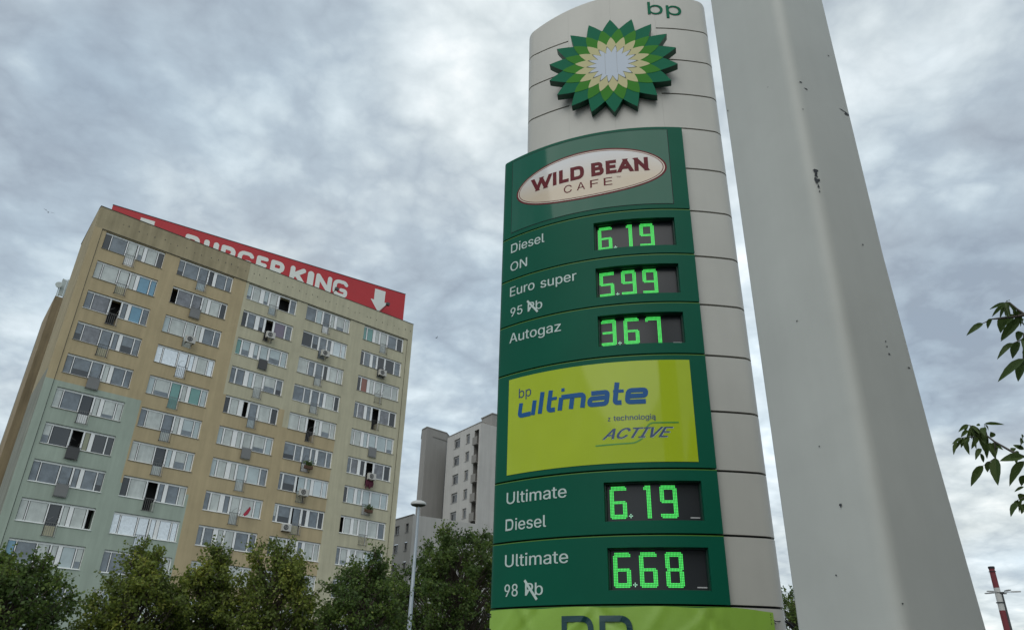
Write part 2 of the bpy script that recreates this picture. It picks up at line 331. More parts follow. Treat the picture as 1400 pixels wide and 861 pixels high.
# ------------------------------------------------------------------ price totem
CX, CY, R = 1.8203, 9.6831, 2.8633
BD = Vector((.2102, .9777))
TB = Vector((1.2, 7.3, 0))
def prof(kind, s, off=0.0):
    Rr, thL, thR, rf = {'g': (R, -132.3, -60, .08), 'w': (2.81, -125, -79.2, .15)}[kind]
    th = -90 + deg(s / R)
    if thL <= th <= thR: return CX + (Rr + off) * cos(rad(th)), CY + (Rr + off) * sin(rad(th))
    th0, sg, lim = (thL, -1, -192.1) if th < thL else (thR, 1, -12.1)
    ex = abs(rad(th - th0)) * R
    cx, cy = CX + (Rr - rf) * cos(rad(th0)), CY + (Rr - rf) * sin(rad(th0))
    full = abs(rad(lim - th0)) * rf
    if ex <= full:
        a = rad(th0) + sg * ex / rf; return cx + (rf + off) * cos(a), cy + (rf + off) * sin(a)
    a = rad(lim); d = ex - full
    return cx + (rf + off) * cos(a) + BD.x * d, cy + (rf + off) * sin(a) + BD.y * d
def tp(kind, s, z, off=0.0):
    x, y = prof(kind, s, off); return (x - TB.x, y - TB.y, z + CAMH)
def srange(a, b, kind, extra=()):
    L = {'g': [-2.1135 - i * .0104 for i in range(0, 9)], 'w': [-1.749 - i * .019 for i in range(0, 10)] + [.5397 + i * .019 for i in range(0, 10)]}[kind]
    pts = {round(a, 5), round(b, 5)} | {round(x, 5) for x in extra if a < x < b}
    n = max(1, int((b - a) / .06)); pts |= {round(a + (b - a) * i / n, 5) for i in range(n + 1)}
    pts |= {round(x, 5) for x in L if a < x < b}
    out_ = []
    for x in sorted(pts):
        if not out_ or x - out_[-1] > .004 or x in (round(a, 5), round(b, 5)) or x in [round(e, 5) for e in extra]: out_.append(x)
    return out_
def slab(kind, s0, s1, z0, z1, off=0.0, th=.03, hole=None, ztop=None, hdepth=None, bev=0.0):
    """curved slab; hole=(hs0,hs1,hz0,hz1) cut through"""
    ex = (hole[0], hole[1]) if hole else (); SS = srange(s0, s1, kind, ex); ZZ = [z0] + ([hole[2], hole[3]] if hole else []) + [z1]
    V = []; Fc = []; ns, nz = len(SS), len(ZZ); inb = -(hdepth or th)
    def zz_(s, j): return ztop(s) if (ztop and j == nz - 1) else ZZ[j]
    for lay in (off, off - th):
        for s in SS:
            for j in range(nz): V.append(tp(kind, s, zz_(s, j), lay))
    def vi(l, i, j): return l * ns * nz + i * nz + j
    def cell(i, j):
        if i < 0 or j < 0 or i >= ns - 1 or j >= nz - 1: return False
        if hole and j == 1 and SS[i] >= hole[0] - 1e-4 and SS[i+1] <= hole[1] + 1e-4: return False
        return True
    for i in range(ns - 1):
        for j in range(nz - 1):
            if not cell(i, j): continue
            Fc.append((vi(0,i,j), vi(0,i+1,j), vi(0,i+1,j+1), vi(0,i,j+1))); Fc.append((vi(1,i,j), vi(1,i,j+1), vi(1,i+1,j+1), vi(1,i+1,j)))
            for (di, dj, a, b) in ((-1,0,(i,j+1),(i,j)), (1,0,(i+1,j),(i+1,j+1)), (0,-1,(i,j),(i+1,j)), (0,1,(i+1,j+1),(i,j+1))):
                if not cell(i+di, j+dj): Fc.append((vi(0,*b), vi(0,*a), vi(1,*a), vi(1,*b)))
    return V, Fc
def sheet(kind, pts2, faces, off, parent, name, m_):
    return mk(name, [tp(kind, s, z, off) for s, z in pts2], faces, m_, parent)
totem = thing('price_totem', 'tall curved green and cream fuel price totem with sunburst logo and lit green prices', 'price sign', TB)
def tslab(name, m_, kind, s0, s1, z0, z1, **k):
    V, Fc = slab(kind, s0, s1, z0, z1, **k); return mk(name, V, Fc, m_, totem, None, True, 30)
# inner dark core
core = [prof('g', s, -.20) for s in np.arange(-2.13, -1.5, .05)] 
poly = [prof('w', s, -.19 if s < -1.7 else -.06) for s in (-2.25, -2.0, -1.9, -1.8, -1.7)] + [prof('w', s, -.06) for s in np.arange(-1.6, .56, .09)] + [prof('w', s, -.05) for s in (.62, .7, .75, 1.0)]
# the core under the displays is held further back
poly = [(x + .12 * BD.x, y + .12 * BD.y) for x, y in poly]; poly += [(poly[-1][0] + .25 * BD.x, poly[-1][1] + .25 * BD.y), (poly[0][0] + .25 * BD.x, poly[0][1] + .25 * BD.y)]
cb = MB(); cb.prism([(x - TB.x, y - TB.y) for x, y in poly], 0, 7.9 + CAMH); cb.build('inner_frame', M_dark, totem)
# backing skin seen through the joints of the cladding
tslab('backing_skin', M_dark, 'w', .10, .98, -1.6, 6.0, off=-.032, th=.02)
tslab('backing_skin', M_dark, 'w', -2.25, .98, 6.0, 7.9, off=-.032, th=.02)
tslab('backing_skin', M_dark, 'g', -2.30, -1.0, -1.6, 5.98, off=-.047, th=.012)
SEAM = [.737, 1.332, 1.921, 2.507, 3.10, 3.677, 4.266, 4.854, 5.443, 6.035, 6.57, 7.135, 7.677]
TOPZ = lambda s: 8.325 - .10 * (s + .35) ** 2
gp = .0105
prev = -1.6
for k, z in enumerate(SEAM[:10]):
    tslab('cladding_panel', M_clad, 'w', .10, .98, prev, z - gp); prev = z + gp
zs_ = [6.035] + SEAM[10:]
for k in range(3):
    a, b = zs_[k] + (gp if k else gp), zs_[k+1] - gp
    if k: tslab('cladding_panel', M_clad, 'w', -2.25, -1.231, a, b)
    else: tslab('cladding_panel', M_clad, 'w', -2.25, -1.231, 5.9, b)
    tslab('cladding_panel', M_clad, 'w', -.069, .98, a, b)
tslab('cladding_panel', M_clad, 'w', -1.23, -.655, 5.9, 7.9, th=.03); tslab('cladding_panel', M_clad, 'w', -.654, -.07, 5.9, 7.9, th=.03)
for a, b, z0 in ((-2.25, -1.231, SEAM[12] + gp), (-1.23, -.655, 7.9), (-.654, -.07, 7.9), (-.069, .98, SEAM[12] + gp)):
    V, Fc = slab('w', a, b, z0, 8.2, ztop=TOPZ); mk('cladding_panel', V, Fc, M_clad, totem, None, True, 30)
# small white screws/bracket at the header edge
# green panels
GS0, GS1 = -2.32, .118
PB = [(4.838, 6.0), (4.26, 4.838), (3.674, 4.26), (3.087, 3.674), (1.922, 3.087), (1.325, 1.922), (.73, 1.325), (-1.6, .73)]
DISP = {1: (-.955, -.066, 4.366, 4.722), 2: (-.95, -.068, 3.780, 4.136), 3: (-.943, -.064, 3.208, 3.558), 5: (-.937, -.038, 1.446, 1.807), 6: (-.924, -.030, .850, 1.212)}
panels = []
for i, (a, b) in enumerate(PB):
    z0, z1 = a + (.009 if i < 7 else 0), b - (.008 if i else 0)
    panels.append(tslab('sign_panel', M_green, 'g', GS0, GS1, z0, z1 - (.008 if i else 0), hole=DISP.get(i), th=.045))
    if i: 
        V, Fc = slab('g', GS0, GS1, z1 - .0078, z1, off=.0006, th=.045); mk('edge_trim', V, Fc, M_lime, panels[-1], None, True, 30)
# header acrylic and yellow panel
def patch(name, m_, parent, s0, s1, z0, z1, off=.004, th=.005, kind='g'):
    V, Fc = slab(kind, s0, s1, z0, z1, off=off, th=th); return mk(name, V, Fc, m_, parent, None, True, 30)
patch('shadow_gap', M_dark, panels[0], -2.022, -.055, 4.900, 5.962, off=.0012, th=.001)
hd = patch('acrylic_face', M_greenacr, panels[0], -2.014, -.063, 4.907, 5.954)
yp = patch('acrylic_face', M_yellow, panels[4], -1.986, -.046, 1.984, 3.018)
# oval
def ellipse(name, m_, parent, cs, cz, a, b, off, n=56, slope=0.0):
    V = []; Fc = []
    for i in range(n + 1):
        x = -cos(pi * i / n); h = math.sqrt(max(0, 1 - x * x)) * b; s = cs + a * x
        V += [tp('g', s, cz - h, off), tp('g', s, cz + h, off)]
    for i in range(n):
        if i == 0: Fc.append((0, 2, 3))
        elif i == n - 1: Fc.append((2*i, 2*i+2, 2*i+1))
        else: Fc.append((2*i, 2*i+2, 2*i+3, 2*i+1))
    return mk(name, V, Fc, m_, parent, None, True)
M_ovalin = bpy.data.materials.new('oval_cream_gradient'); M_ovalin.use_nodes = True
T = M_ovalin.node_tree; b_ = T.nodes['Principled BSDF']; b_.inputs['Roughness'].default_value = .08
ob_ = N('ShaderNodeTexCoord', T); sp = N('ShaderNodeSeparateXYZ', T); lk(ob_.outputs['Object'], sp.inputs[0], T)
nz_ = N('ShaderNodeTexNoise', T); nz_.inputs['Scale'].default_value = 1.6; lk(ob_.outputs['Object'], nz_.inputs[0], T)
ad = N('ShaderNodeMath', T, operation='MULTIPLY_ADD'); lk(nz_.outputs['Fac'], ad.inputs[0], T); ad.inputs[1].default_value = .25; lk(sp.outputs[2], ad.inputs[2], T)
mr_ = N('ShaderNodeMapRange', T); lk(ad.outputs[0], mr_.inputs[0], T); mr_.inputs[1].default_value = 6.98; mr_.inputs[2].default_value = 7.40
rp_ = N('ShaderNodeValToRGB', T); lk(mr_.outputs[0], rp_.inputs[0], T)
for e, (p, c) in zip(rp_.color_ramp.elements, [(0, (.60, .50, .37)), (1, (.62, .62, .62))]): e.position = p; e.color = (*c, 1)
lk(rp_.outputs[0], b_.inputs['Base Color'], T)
oc = (-1.021, 5.413)
OA, OB = .922, .338
ov = ellipse('oval_emblem', M_maroon, hd, oc[0], oc[1], OA, OB, .0052)
def hsheet(pts, fc, off, name, m_): return sheet('g', pts, fc, off, panels[0], name, m_)
e1 = ellipse('oval_emblem', M_cream, panels[0], oc[0], oc[1], OA - .022, OB - .02, .0060); e2 = ellipse('oval_emblem', M_maroon, panels[0], oc[0], oc[1], OA - .036, OB - .031, .0066)
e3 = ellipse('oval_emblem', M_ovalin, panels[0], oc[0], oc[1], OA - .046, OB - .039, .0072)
for ch, (x0, x1) in zip('WILDBEAN', [(-1.722, -1.447), (-1.436, -1.382), (-1.353, -1.232), (-1.211, -1.045), (-.959, -.812), (-.789, -.665), (-.655, -.478), (-.464, -.307)]):
    V, Fc = glyph_mesh(ch, x0, x1, 5.362, 5.553, .047, 'butt', lambda s_, z_, li: tp('g', s_, z_, .009 + .0003 * li)); mk('lettering', V, Fc, M_maroon, panels[0])
def spaced(words, x0, x1, base, cap, bold, mat_, off, parent, name='lettering', kind='g'):
    n = len(words); w = (x1 - x0)
    for i, ch in enumerate(words):
        cw = w / (n + (n - 1) * .62); a = x0 + i * cw * 1.62
        V, Fc = text_fit(ch, a, a + cw, base, cap, bold); sheet(kind, V, Fc, off, parent, name, mat_)
spaced('CAFE', -1.293, -.721, 5.207, .105, .0, M_maroon, .009, panels[0])
V, Fc = text_fit('TM', -.67, -.624, 5.292, .022, 0); hsheet(V, Fc, .009, 'lettering', M_maroon)
# fuel labels
def lab(s, i, x0, x1, base, cap, bold=.0, m_=None, sh=0, p=None): 
    d = .0035; V, Fc = text_fit(s, x0, x1 - d, base, cap, bold, sh); n = len(V); V = np.concatenate([V, V + (d, 0)]); Fc = list(Fc) + [tuple(q + n for q in f) for f in Fc]
    return mk('lettering', [tp('g', a, z, .003 if k < n else .0034) for k, (a, z) in enumerate(V)], Fc, m_ or M_letter, p or panels[i])
def dcap(i, x0, x1, z0, z1):
    V, Fc = glyph_mesh('D', x0, x1, z0, z1, .0175, 'butt', lambda s_, z_, li: tp('g', s_, z_, .003 + .0003 * li)); return mk('lettering', V, Fc, M_letter, panels[i])
lab('iesel', 1, -1.893, -1.545, 4.620, .120); dcap(1, -2.010, -1.913, 4.620, 4.740); lab('ON', 1, -2.012, -1.772, 4.372, .115)
lab('Euro', 2, -2.008, -1.668, 4.040, .118); lab('super', 2, -1.592, -1.161, 4.029, .118); lab('95', 2, -1.994, -1.825, 3.779, .108); lab('Pb', 2, -1.755, -1.568, 3.777, .110)
lab('Autogaz', 3, -1.998, -1.346, 3.454, .115)
lab('Ultimate', 5, -1.98, -1.301, 1.694, .114); lab('iesel', 5, -1.866, -1.515, 1.435, .110); dcap(5, -1.984, -1.888, 1.435, 1.546)
lab('Ultimate', 6, -1.98, -1.292, 1.096, .112); lab('98', 6, -1.977, -1.82, .830, .108); lab('Pb', 6, -1.738, -1.547, .830, .108)
def stroke(pts, w, i, off, m_, parent=None, name='lettering', kind='g', rnd=0):
    """thick polyline in panel coordinates with rounded corners"""
    P = [Vector(p) for p in pts]
    if rnd:
        Q = [P[0]]
        for k in range(1, len(P) - 1):
            a, b, c = P[k-1], P[k], P[k+1]; r = min(rnd, (a-b).length * .49, (c-b).length * .49)
            p1 = b + (a - b).normalized() * r; p2 = b + (c - b).normalized() * r
            for q in range(5):
                t_ = q / 4; Q.append(p1 * (1-t_)**2 + b * 2 * t_ * (1-t_) + p2 * t_**2)
        Q.append(P[-1]); P = Q
    Q = [P[0]]
    for k in range(1, len(P)):
        m_n = max(1, int((P[k] - P[k-1]).length / .04)); Q += [P[k-1] + (P[k] - P[k-1]) * (q / m_n) for q in range(1, m_n + 1)]
    P = Q; V = []; n = len(P)
    for k in range(n):
        d0 = (P[k] - P[k-1]).normalized() if k else (P[1] - P[0]).normalized(); d1 = (P[k+1] - P[k]).normalized() if k < n - 1 else d0
        d = (d0 + d1).normalized(); nn = Vector((-d.y, d.x)); sc = 1 / max(.5, d.dot(d0)); V += [P[k] + nn * w / 2 * sc, P[k] - nn * w / 2 * sc]
    Fc = [(2*k+1, 2*k+3, 2*k+2, 2*k) for k in range(n - 1)]
    return sheet(kind, V, Fc, off, parent or panels[i], name, m_)
stroke([(-1.762, 3.915), (-1.625, 3.745)], .024, 2, .0045, M_letter); stroke([(-1.745, .965), (-1.61, .79)], .024, 6, .0045, M_letter)
# "bp ultimate" panel
V, Fc = text_fit('bp', -1.85, -1.695, 2.784, .105, 0); sheet('g', V, Fc, .006, panels[4], 'lettering', M_navy)
SH = .14; BZ = 2.568
def U(poly, rnd=.03, w=.048, k=[0]):
    k[0] += 1; stroke([(x + SH * (y), BZ + y) for x, y in poly], w, 4, .006 + .0002 * (k[0] % 9), M_blue, rnd=rnd)
h = .155; a_ = .018; H2 = .23
# u
U([(-1.84, h), (-1.84, a_), (-1.70, a_ + .002)], .035); U([(-1.672, h), (-1.672, 0)], 0)
U([(-1.59, H2), (-1.59, 0)], 0)
U([(-1.495, H2), (-1.495, a_), (-1.42, a_)], .035); U([(-1.52, h - .018), (-1.415, h - .018)], 0, .032)
U([(-1.365, .135), (-1.365, 0)], 0); U([(-1.375, .215), (-1.34, .215)], 0, .034)
U([(-1.365, h - .018), (-1.125, h - .018), (-1.125, 0)], .04); U([(-1.245, h - .018), (-1.245, 0)], 0)
U([(-1.05, h - .018), (-.885, h - .018), (-.885, a_), (-1.055, a_), (-1.055, .082), (-.885, .082)], .03)
U([(-.80, H2), (-.80, a_), (-.735, a_)], .035); U([(-.83, h - .018), (-.725, h - .018)], 0, .032)
U([(-.50, a_), (-.68, a_), (-.68, h - .018), (-.51, h - .018), (-.51, .078), (-.68, .078)], .035)
for dd, oo in ((0, .006), (.0025, .0063)):
    V, Fc = text_fit('z', -.873 + dd, -.850 + dd, 2.402, .052, 0); V[:, 1] = 2.402 + (V[:, 1] - V[:, 1].min()) / (V[:, 1].max() - V[:, 1].min()) * .037; sheet('g', V, Fc, oo, panels[4], 'lettering', M_navy)
    V, Fc = text_fit('technologi\u0105', -.818 + dd, -.416 + dd, 2.402, .052, 0); sheet('g', V, Fc, oo, panels[4], 'lettering', M_navy)
for dd, oo in ((0, .0065), (.004, .0068), (.008, .0071)):
    V, Fc = text_fit('ACTIVE', -.935 + dd, -.262 + dd, 2.223, .100, .0, .55); sheet('g', V, Fc, oo, panels[4], 'lettering', M_navy)
V, Fc = text_fit('ACTIVE', -.928, -.249, 2.218, .100, .0, .55); sheet('g', V, Fc, .0055, panels[4], 'lettering', M_letter)
M_swoosh = mat('green_swoosh', (.05, .27, .03), .3)
stroke([(-1.002, 2.164), (-.62, 2.172), (-.55, 2.215)], .013, 4, .0058, M_swoosh, rnd=.05, name='swoosh'); stroke([(-.51, 2.32), (-.465, 2.366), (-.20, 2.366)], .013, 4, .0058, M_swoosh, rnd=.05, name='swoosh')
# displays
def seg_bitmap(ch, Wd=12, Hd=22, t=3):
    g_ = np.zeros((Hd, Wd), bool)      # row 0 = bottom
    if ch == '1':
        g_[:, 8:11] = True; g_[Hd-3:, 6:8] = True; g_[Hd-1, 6] = False; return g_
    segs = {'3': 'abgcd', '5': 'afgcd', '6': 'afgecd', '7': 'ab c f', '8': 'abcdefg', '9': 'abfgcd'}[ch]
    mid = 10
    if 'a' in segs: g_[Hd-t:, 1 if ch != '6' else 1:Wd-1] = True
    if 'd' in segs: g_[:t, 1:Wd-1] = True
    if 'g' in segs: g_[mid:mid+t-1, 1:Wd-1] = True
    if 'b' in segs: g_[mid+1:Hd-1, Wd-t:] = True
    if 'c' in segs: g_[1:mid+1, Wd-t:] = True
    if 'f' in segs and ch != '7': g_[mid+1:Hd-1, :t] = True
    if 'e' in segs: g_[1:mid+1, :t] = True
    if ch == '7': g_[Hd-t:, :] = True; g_[Hd-t-1, 0:2] = True; g_[0:Hd, Wd-t:] = True; g_[Hd-1, 0] = False; return g_
    if ch == '5': g_[Hd-t:, 0:Wd] = True
    if ch in '69': g_[Hd-2, 0 if ch == '6' else Wd-1] = False
    if ch == '6': g_[Hd-t:Hd-1, Wd-1] = True
    if ch == '9': g_[1:t, 0] = True
    if ch in '35': g_[1:t, 0] = True
    if ch == '3': g_[Hd-t:Hd-1, 0] = True
    if ch == '8': g_[mid:mid+1, 0] = False; g_[mid:mid+1, Wd-1] = False; g_[mid+1, 0] = False
    return g_
def quad_dots(cells, sz, off, name, m_, parent):
    V = []; Fc = []
    for s, z in cells:
        b = len(V)
        for dx, dz in ((-1, -1), (1, -1), (1, 1), (-1, 1)): V.append(tp('g', s + dx * sz, z + dz * sz * 1.05, off))
        Fc.append((b, b+1, b+2, b+3))
    return mk(name, V, Fc, m_, parent)
PR = {1: ('619', 4.402), 2: ('599', 3.817), 3: ('367', 3.243), 5: ('619', 1.484), 6: ('668', .882)}
for i, (price, zb) in PR.items():
    hs0, hs1, hz0, hz1 = DISP[i]
    # recess: bezel walls + screen
    V = []; Fc = []
    V2, F2 = slab('g', hs0 - .02, hs1 + .02, hz0 - .02, hz1 + .02, off=-.0455, th=.055, hole=(hs0 + .012, hs1 - .012, hz0 + .010, hz1 - .010))
    disp = mk('price_display', V2, F2, M_bezel, totem, None, True, 30)
    V2, F2 = slab('g', hs0 + .004, hs1 - .004, hz0 + .004, hz1 - .004, off=-.086, th=.012); mk('screen', V2, F2, M_screen, disp, None, True, 30)
    pitch = .0136; s_offs = (-.922, -.680, -.448) if i < 4 else ((-.895, -.652, -.418) if i == 5 else (-.886, -.646, -.409))
    for ch, s0 in zip(price, s_offs):
        bm_ = seg_bitmap(ch); cells = [(s0 + pitch * (c + .3), zb + .0138 * (r + .3)) for r in range(22) for c in range(12) if bm_[r, c]]
        quad_dots(cells, .0051, -.083, 'digit', M_led, disp)
    sx = s_offs[0] + .193; zx = zb + .022
    quad_dots([(sx, zx), (sx - pitch, zx), (sx + pitch, zx), (sx, zx - pitch), (sx, zx + pitch)], .0045, -.083, 'decimal_point', M_ledw, disp)
    quad_dots([(hs1 - .105 + .01 * q, zb + .003) for q in range(9)], .005, -.083, 'screen_mark', M_strip, disp).scale = (1, 1, 1)
# banner
V = []; Fc = []; NB, NZ = 90, 26
rnd_ = random.Random(5)
folds = [(rnd_.uniform(-2.1, .4), rnd_.uniform(.3, .7), rnd_.uniform(-1.2, 1.2), rnd_.uniform(.02, .05), rnd_.uniform(-.018, .020)) for _ in range(30)]
for i in range(NB + 1):
    s = -2.135 + (2.135 + .48) * i / NB
    for j in range(NZ + 1):
        t_ = j / NZ; z = .712 - .02 * max(0, s - .15) / .33 - 1.0 * t_ + (.004 * sin(s * 9))
        o_ = .012 + .006 * sin(s * 7 + z * 3) * t_ + sum(a * math.exp(-((s - fs - sl * (z - fz)) / w) ** 2) * math.exp(-((z - fz) / .22) ** 2) for fs, fz, sl, w, a in folds)
        e_ = max(0, s - .25) ** 2 * .06
        V.append(tp('g', s, z, o_ + .002 - e_ + max(0, .006)))
for i in range(NB):
    for j in range(NZ):
        a = i * (NZ + 1) + j; Fc.append((a, a + 1, a + NZ + 2, a + NZ + 1)[::-1])
base = len(V)
banner = mk('promotional_banner', [(x + TB.x, y + TB.y, z) for x, y, z in V], Fc, M_banner, None, None, True, 80)
tag(banner, 'wrinkled lime green vinyl banner tied across the foot of the price totem', 'banner')
def bsheet(V2, Fc):
    VV = []
    for s, z in V2:
        x, y, zz2 = tp('g', s, z, .0); o_ = .012 + .006 * sin(s * 7 + z * 3) * .2 + sum(a * math.exp(-((s - fs - sl * (z - fz)) / w) ** 2) * math.exp(-((z - fz) / .22) ** 2) for fs, fz, sl, w, a in folds)
        x, y, zz2 = tp('g', s, z, o_ + .016); VV.append((x + TB.x, y + TB.y, zz2))
    return mk('lettering', VV, Fc, M_bprint, banner)
for ch, x0, x1 in (('B', -1.352, -1.06), ('P', -1.008, -.725)):
    w_ = .05; zt, zb_ = .642, .30
    def bs(pts, rnd=.13):
        P = [Vector(p) for p in pts]; Q = [P[0]]
        for k in range(1, len(P) - 1):
            a, b, c = P[k-1], P[k], P[k+1]; r = min(rnd, (a-b).length * .49, (c-b).length * .49); p1 = b + (a - b).normalized() * r; p2 = b + (c - b).normalized() * r
            for q in range(7): t_ = q / 6; Q.append(p1 * (1-t_)**2 + b * 2 * t_ * (1-t_) + p2 * t_**2)
        Q.append(P[-1]); V = []; n = len(Q)
        for k in range(n):
            d0 = (Q[k] - Q[k-1]).normalized() if k else (Q[1] - Q[0]).normalized(); d1 = (Q[k+1] - Q[k]).normalized() if k < n - 1 else d0
            d = (d0 + d1).normalized(); nn = Vector((-d.y, d.x)); V += [Q[k] + nn * w_ / 2, Q[k] - nn * w_ / 2]
        bsheet(V, [(2*k+1, 2*k+3, 2*k+2, 2*k) for k in range(n - 1)])
    bs([(x0 + w_ / 2, zb_), (x0 + w_ / 2, zt - w_)], 0)
    bs([(x0, zt - w_ / 2), (x1 - w_ / 2, zt - w_ / 2), (x1 - w_ / 2, zt - .2), (x0 + w_, zt - .2)])
    if ch == 'B': bs([(x0 + w_, zt - .202), (x1 - w_ / 2, zt - .202), (x1 - w_ / 2, zb_), (x0, zb_)])
tb = MB()
def tw(s, z, off): x, y, q = tp('g', s, z, off); return (x + TB.x, y + TB.y, q)
tb.tube([tw(.45, .66, .0), tw(.50, .62, .0), (2.46, 7.02, 2.24), (2.52, 7.09, 2.22)], .004, 5); tb.tube([tw(.45, .64, .0), (2.42, 7.0, 2.17), (2.50, 7.07, 2.21)], .003, 5)
tb.tube([(2.44, 6.99, 2.235), (2.50, 7.05, 2.225), (2.56, 7.13, 2.20)], .009, 6)
for z in (.68, .66, .55, .45): tb.tube([tw(-2.12, z, .02), tw(-2.155, z + .008, .03), tw(-2.20, z + .004, .02)], .007, 5)
for z in (.675, .655, .635, .61, .60): tb.tube([tw(.43, z, .0), tw(.455, z - .006, .015), tw(.47, z, .0)], .006, 5)
tb.build('fixing_cords', M_dark, banner)
# helios logo (flat sunburst standing proud of the cladding)
LN = Vector((-BD.x, -BD.y, 0)); LX = Vector((BD.y, -BD.x, 0)); LZ = Vector((0, 0, 1))
LCs = prof('w', -.655, 0); LC = Vector((LCs[0], LCs[1], 7.02 + CAMH)) - Vector((TB.x, TB.y, 0))
def star(name, m_, ro, ri, offa, y0, y1, parent, msides=None, curve=.0, RX=.80, RZ=.775):
    pts = []
    for k in range(18):
        a0 = rad(90 + offa + 20 * k); a1 = a0 + rad(10); a2 = a0 + rad(20)
        T0, V1, T2 = (ro * cos(a0), ro * sin(a0)), (ri * cos(a1), ri * sin(a1)), (ro * cos(a2), ro * sin(a2))
        for A_, B_, last in ((T0, V1, 0), (V1, T2, 1)):
            for q in range(4):
                t_ = q / 4; x = A_[0] + (B_[0] - A_[0]) * t_; y = A_[1] + (B_[1] - A_[1]) * t_
                bul = 1 + curve * sin(pi * t_); pts.append((x * bul, y * bul))
    n = len(pts); P = lambda x, z, y: LC + LX * (x * RX) + LZ * (z * RZ) + LN * y
    V = [P(x, z, y1) for x, z in pts] + [P(x, z, y0) for x, z in pts] + [P(0, 0, y1)]
    Fc = [(i, (i + 1) % n, 2 * n) for i in range(n)] + [(i, n + i, n + (i + 1) % n, (i + 1) % n) for i in range(n)]
    return mk(name, V, Fc, [m_, msides or m_], parent, [0] * n + [1] * n)
logo = star('sunburst_emblem', M_h1, 1, .765, 0, -.01, .085, totem, M_hs, .012)
star('petal_layer', M_h2, .775, .585, 10, .086, .0880, logo, None, .03); star('petal_layer', M_h3, .585, .43, 0, .0885, .0900, logo, None, .035)
star('petal_layer', M_hb, .405, .252, 10, .0905, .0915, logo, None, .05); star('petal_layer', M_h4, .378, .244, 10, .092, .0930, logo, None, .05)
for x in (-.085, .06): # seams in the white centre
    V = [LC + LX * (x + dx) + LZ * z + LN * .0936 for dx, z in ((-.0012, -.16), (.0012, -.16), (.0012, .2), (-.0012, .2))]; mk('sheet_joint', V, [(0, 1, 2, 3)], M_bgrey, logo)
bm2 = MB(); bm2.box(-.3, .3, -.03, .03, -.3, .3)
mk('mounting_plate', [LC + LX * x + LZ * z + LN * (y - .02) for x, y, z in bm2.V], bm2.F, M_dark, logo)
# green "bp" by the top edge
for ch, x0, x1 in (('b', -.155, .042), ('p', .088, .292)):
    V, Fc = text_mesh(ch, 0); H, _ = text_mesh('x', 0); hx = H[:, 1].max()
    x = (V[:, 0] - V[:, 0].min()) / (V[:, 0].max() - V[:, 0].min()) * (x1 - x0) + x0; y = V[:, 1] / hx * .165 + 7.925
    n = len(V); VV = [tp('w', a, b, .008) for a, b in zip(x, y)] + [tp('w', a, b, .001) for a, b in zip(x, y)]
    edges = {}
    for f in Fc:
        for q in range(len(f)): e = (f[q], f[(q+1) % len(f)]); edges[tuple(sorted(e))] = edges.get(tuple(sorted(e)), []) + [e]
    side = [(e[0][1], e[0][0], e[0][0] + n, e[0][1] + n) for e in edges.values() if len(e) == 1]
    mk('letter', VV, list(Fc) + side, M_h1, totem)

# ------------------------------------------------------------------ unseen canopy added behind the viewer, right, to shade the near post
cn = thing('added_shade_canopy', 'flat white canopy added unseen behind the viewer to shade the near post', 'canopy', (12, -9, 0))
b = MB(); b.box(-9.3, 9, -12, 10.4, 4.9, 5.9); b.build('canopy_roof', M_clad, cn)
b = MB(); b.box(-9.32, 9.02, -12.02, 10.42, 5.25, 5.6); b.build('fascia_band', M_green, cn)
for x in (-5, 5):
    for y in (-7, 5): b = MB(); b.box(x - .2, x + .2, y - .2, y + .2, 0, 4.899); b.build('column', M_clad, cn)
# ------------------------------------------------------------------ big near post
vd = Vector((sin(rad(26.4)), cos(rad(26.4)), 0)); rd = Vector((cos(rad(26.4)), -sin(rad(26.4)), 0)); ph = rad(33); C0 = vd * 3.6
def post_ring(z):
    zr = z - CAMH; ar = np.interp(zr, [-1.6, .27, 1.1, 2.2, 3.75, 6], [.66, .61, .545, .495, .485, .48]); al = .52
    L = C0 + (-cos(ph) * rd + sin(ph) * vd) * al; Rr = C0 + (sin(ph) * rd + cos(ph) * vd) * ar; B = L + Rr - C0
    P = [L, C0, Rr, B]; out_ = []; rr = .075
    for k in range(4):
        a, b, c = P[k-1], P[k], P[(k+1) % 4]; r_ = rr if k == 1 else .018
        p1 = b + (a - b).normalized() * r_; p2 = b + (c - b).normalized() * r_
        for q in range(7): t_ = q / 6; v = p1 * (1-t_)**2 + b * 2 * t_ * (1-t_) + p2 * t_**2; out_.append((v.x, v.y, z))
    return out_
V = []; Fc = []; zs2 = [0, .5, 1, 1.5, 1.87, 2.3, 2.7, 3.2, 3.8, 4.5, 5.35, 6.2, 7.0]
for z in zs2: V += post_ring(z)
n = 28
for k in range(len(zs2) - 1):
    for j in range(n): j2 = (j + 1) % n; Fc.append((k*n+j, k*n+j2, (k+1)*n+j2, (k+1)*n+j))
Fc.append(tuple(range((len(zs2)-1)*n, len(zs2)*n)))
pc = C0 + vd * .35
post = mk('steel_post', [(x - pc.x, y - pc.y, z) for x, y, z in V], Fc, M_post, None, None, True, 30); post.location = (pc.x, pc.y, 0)
tag(post, 'thick grey-white painted steel post with chipped paint, close in front right of the totem', 'post')
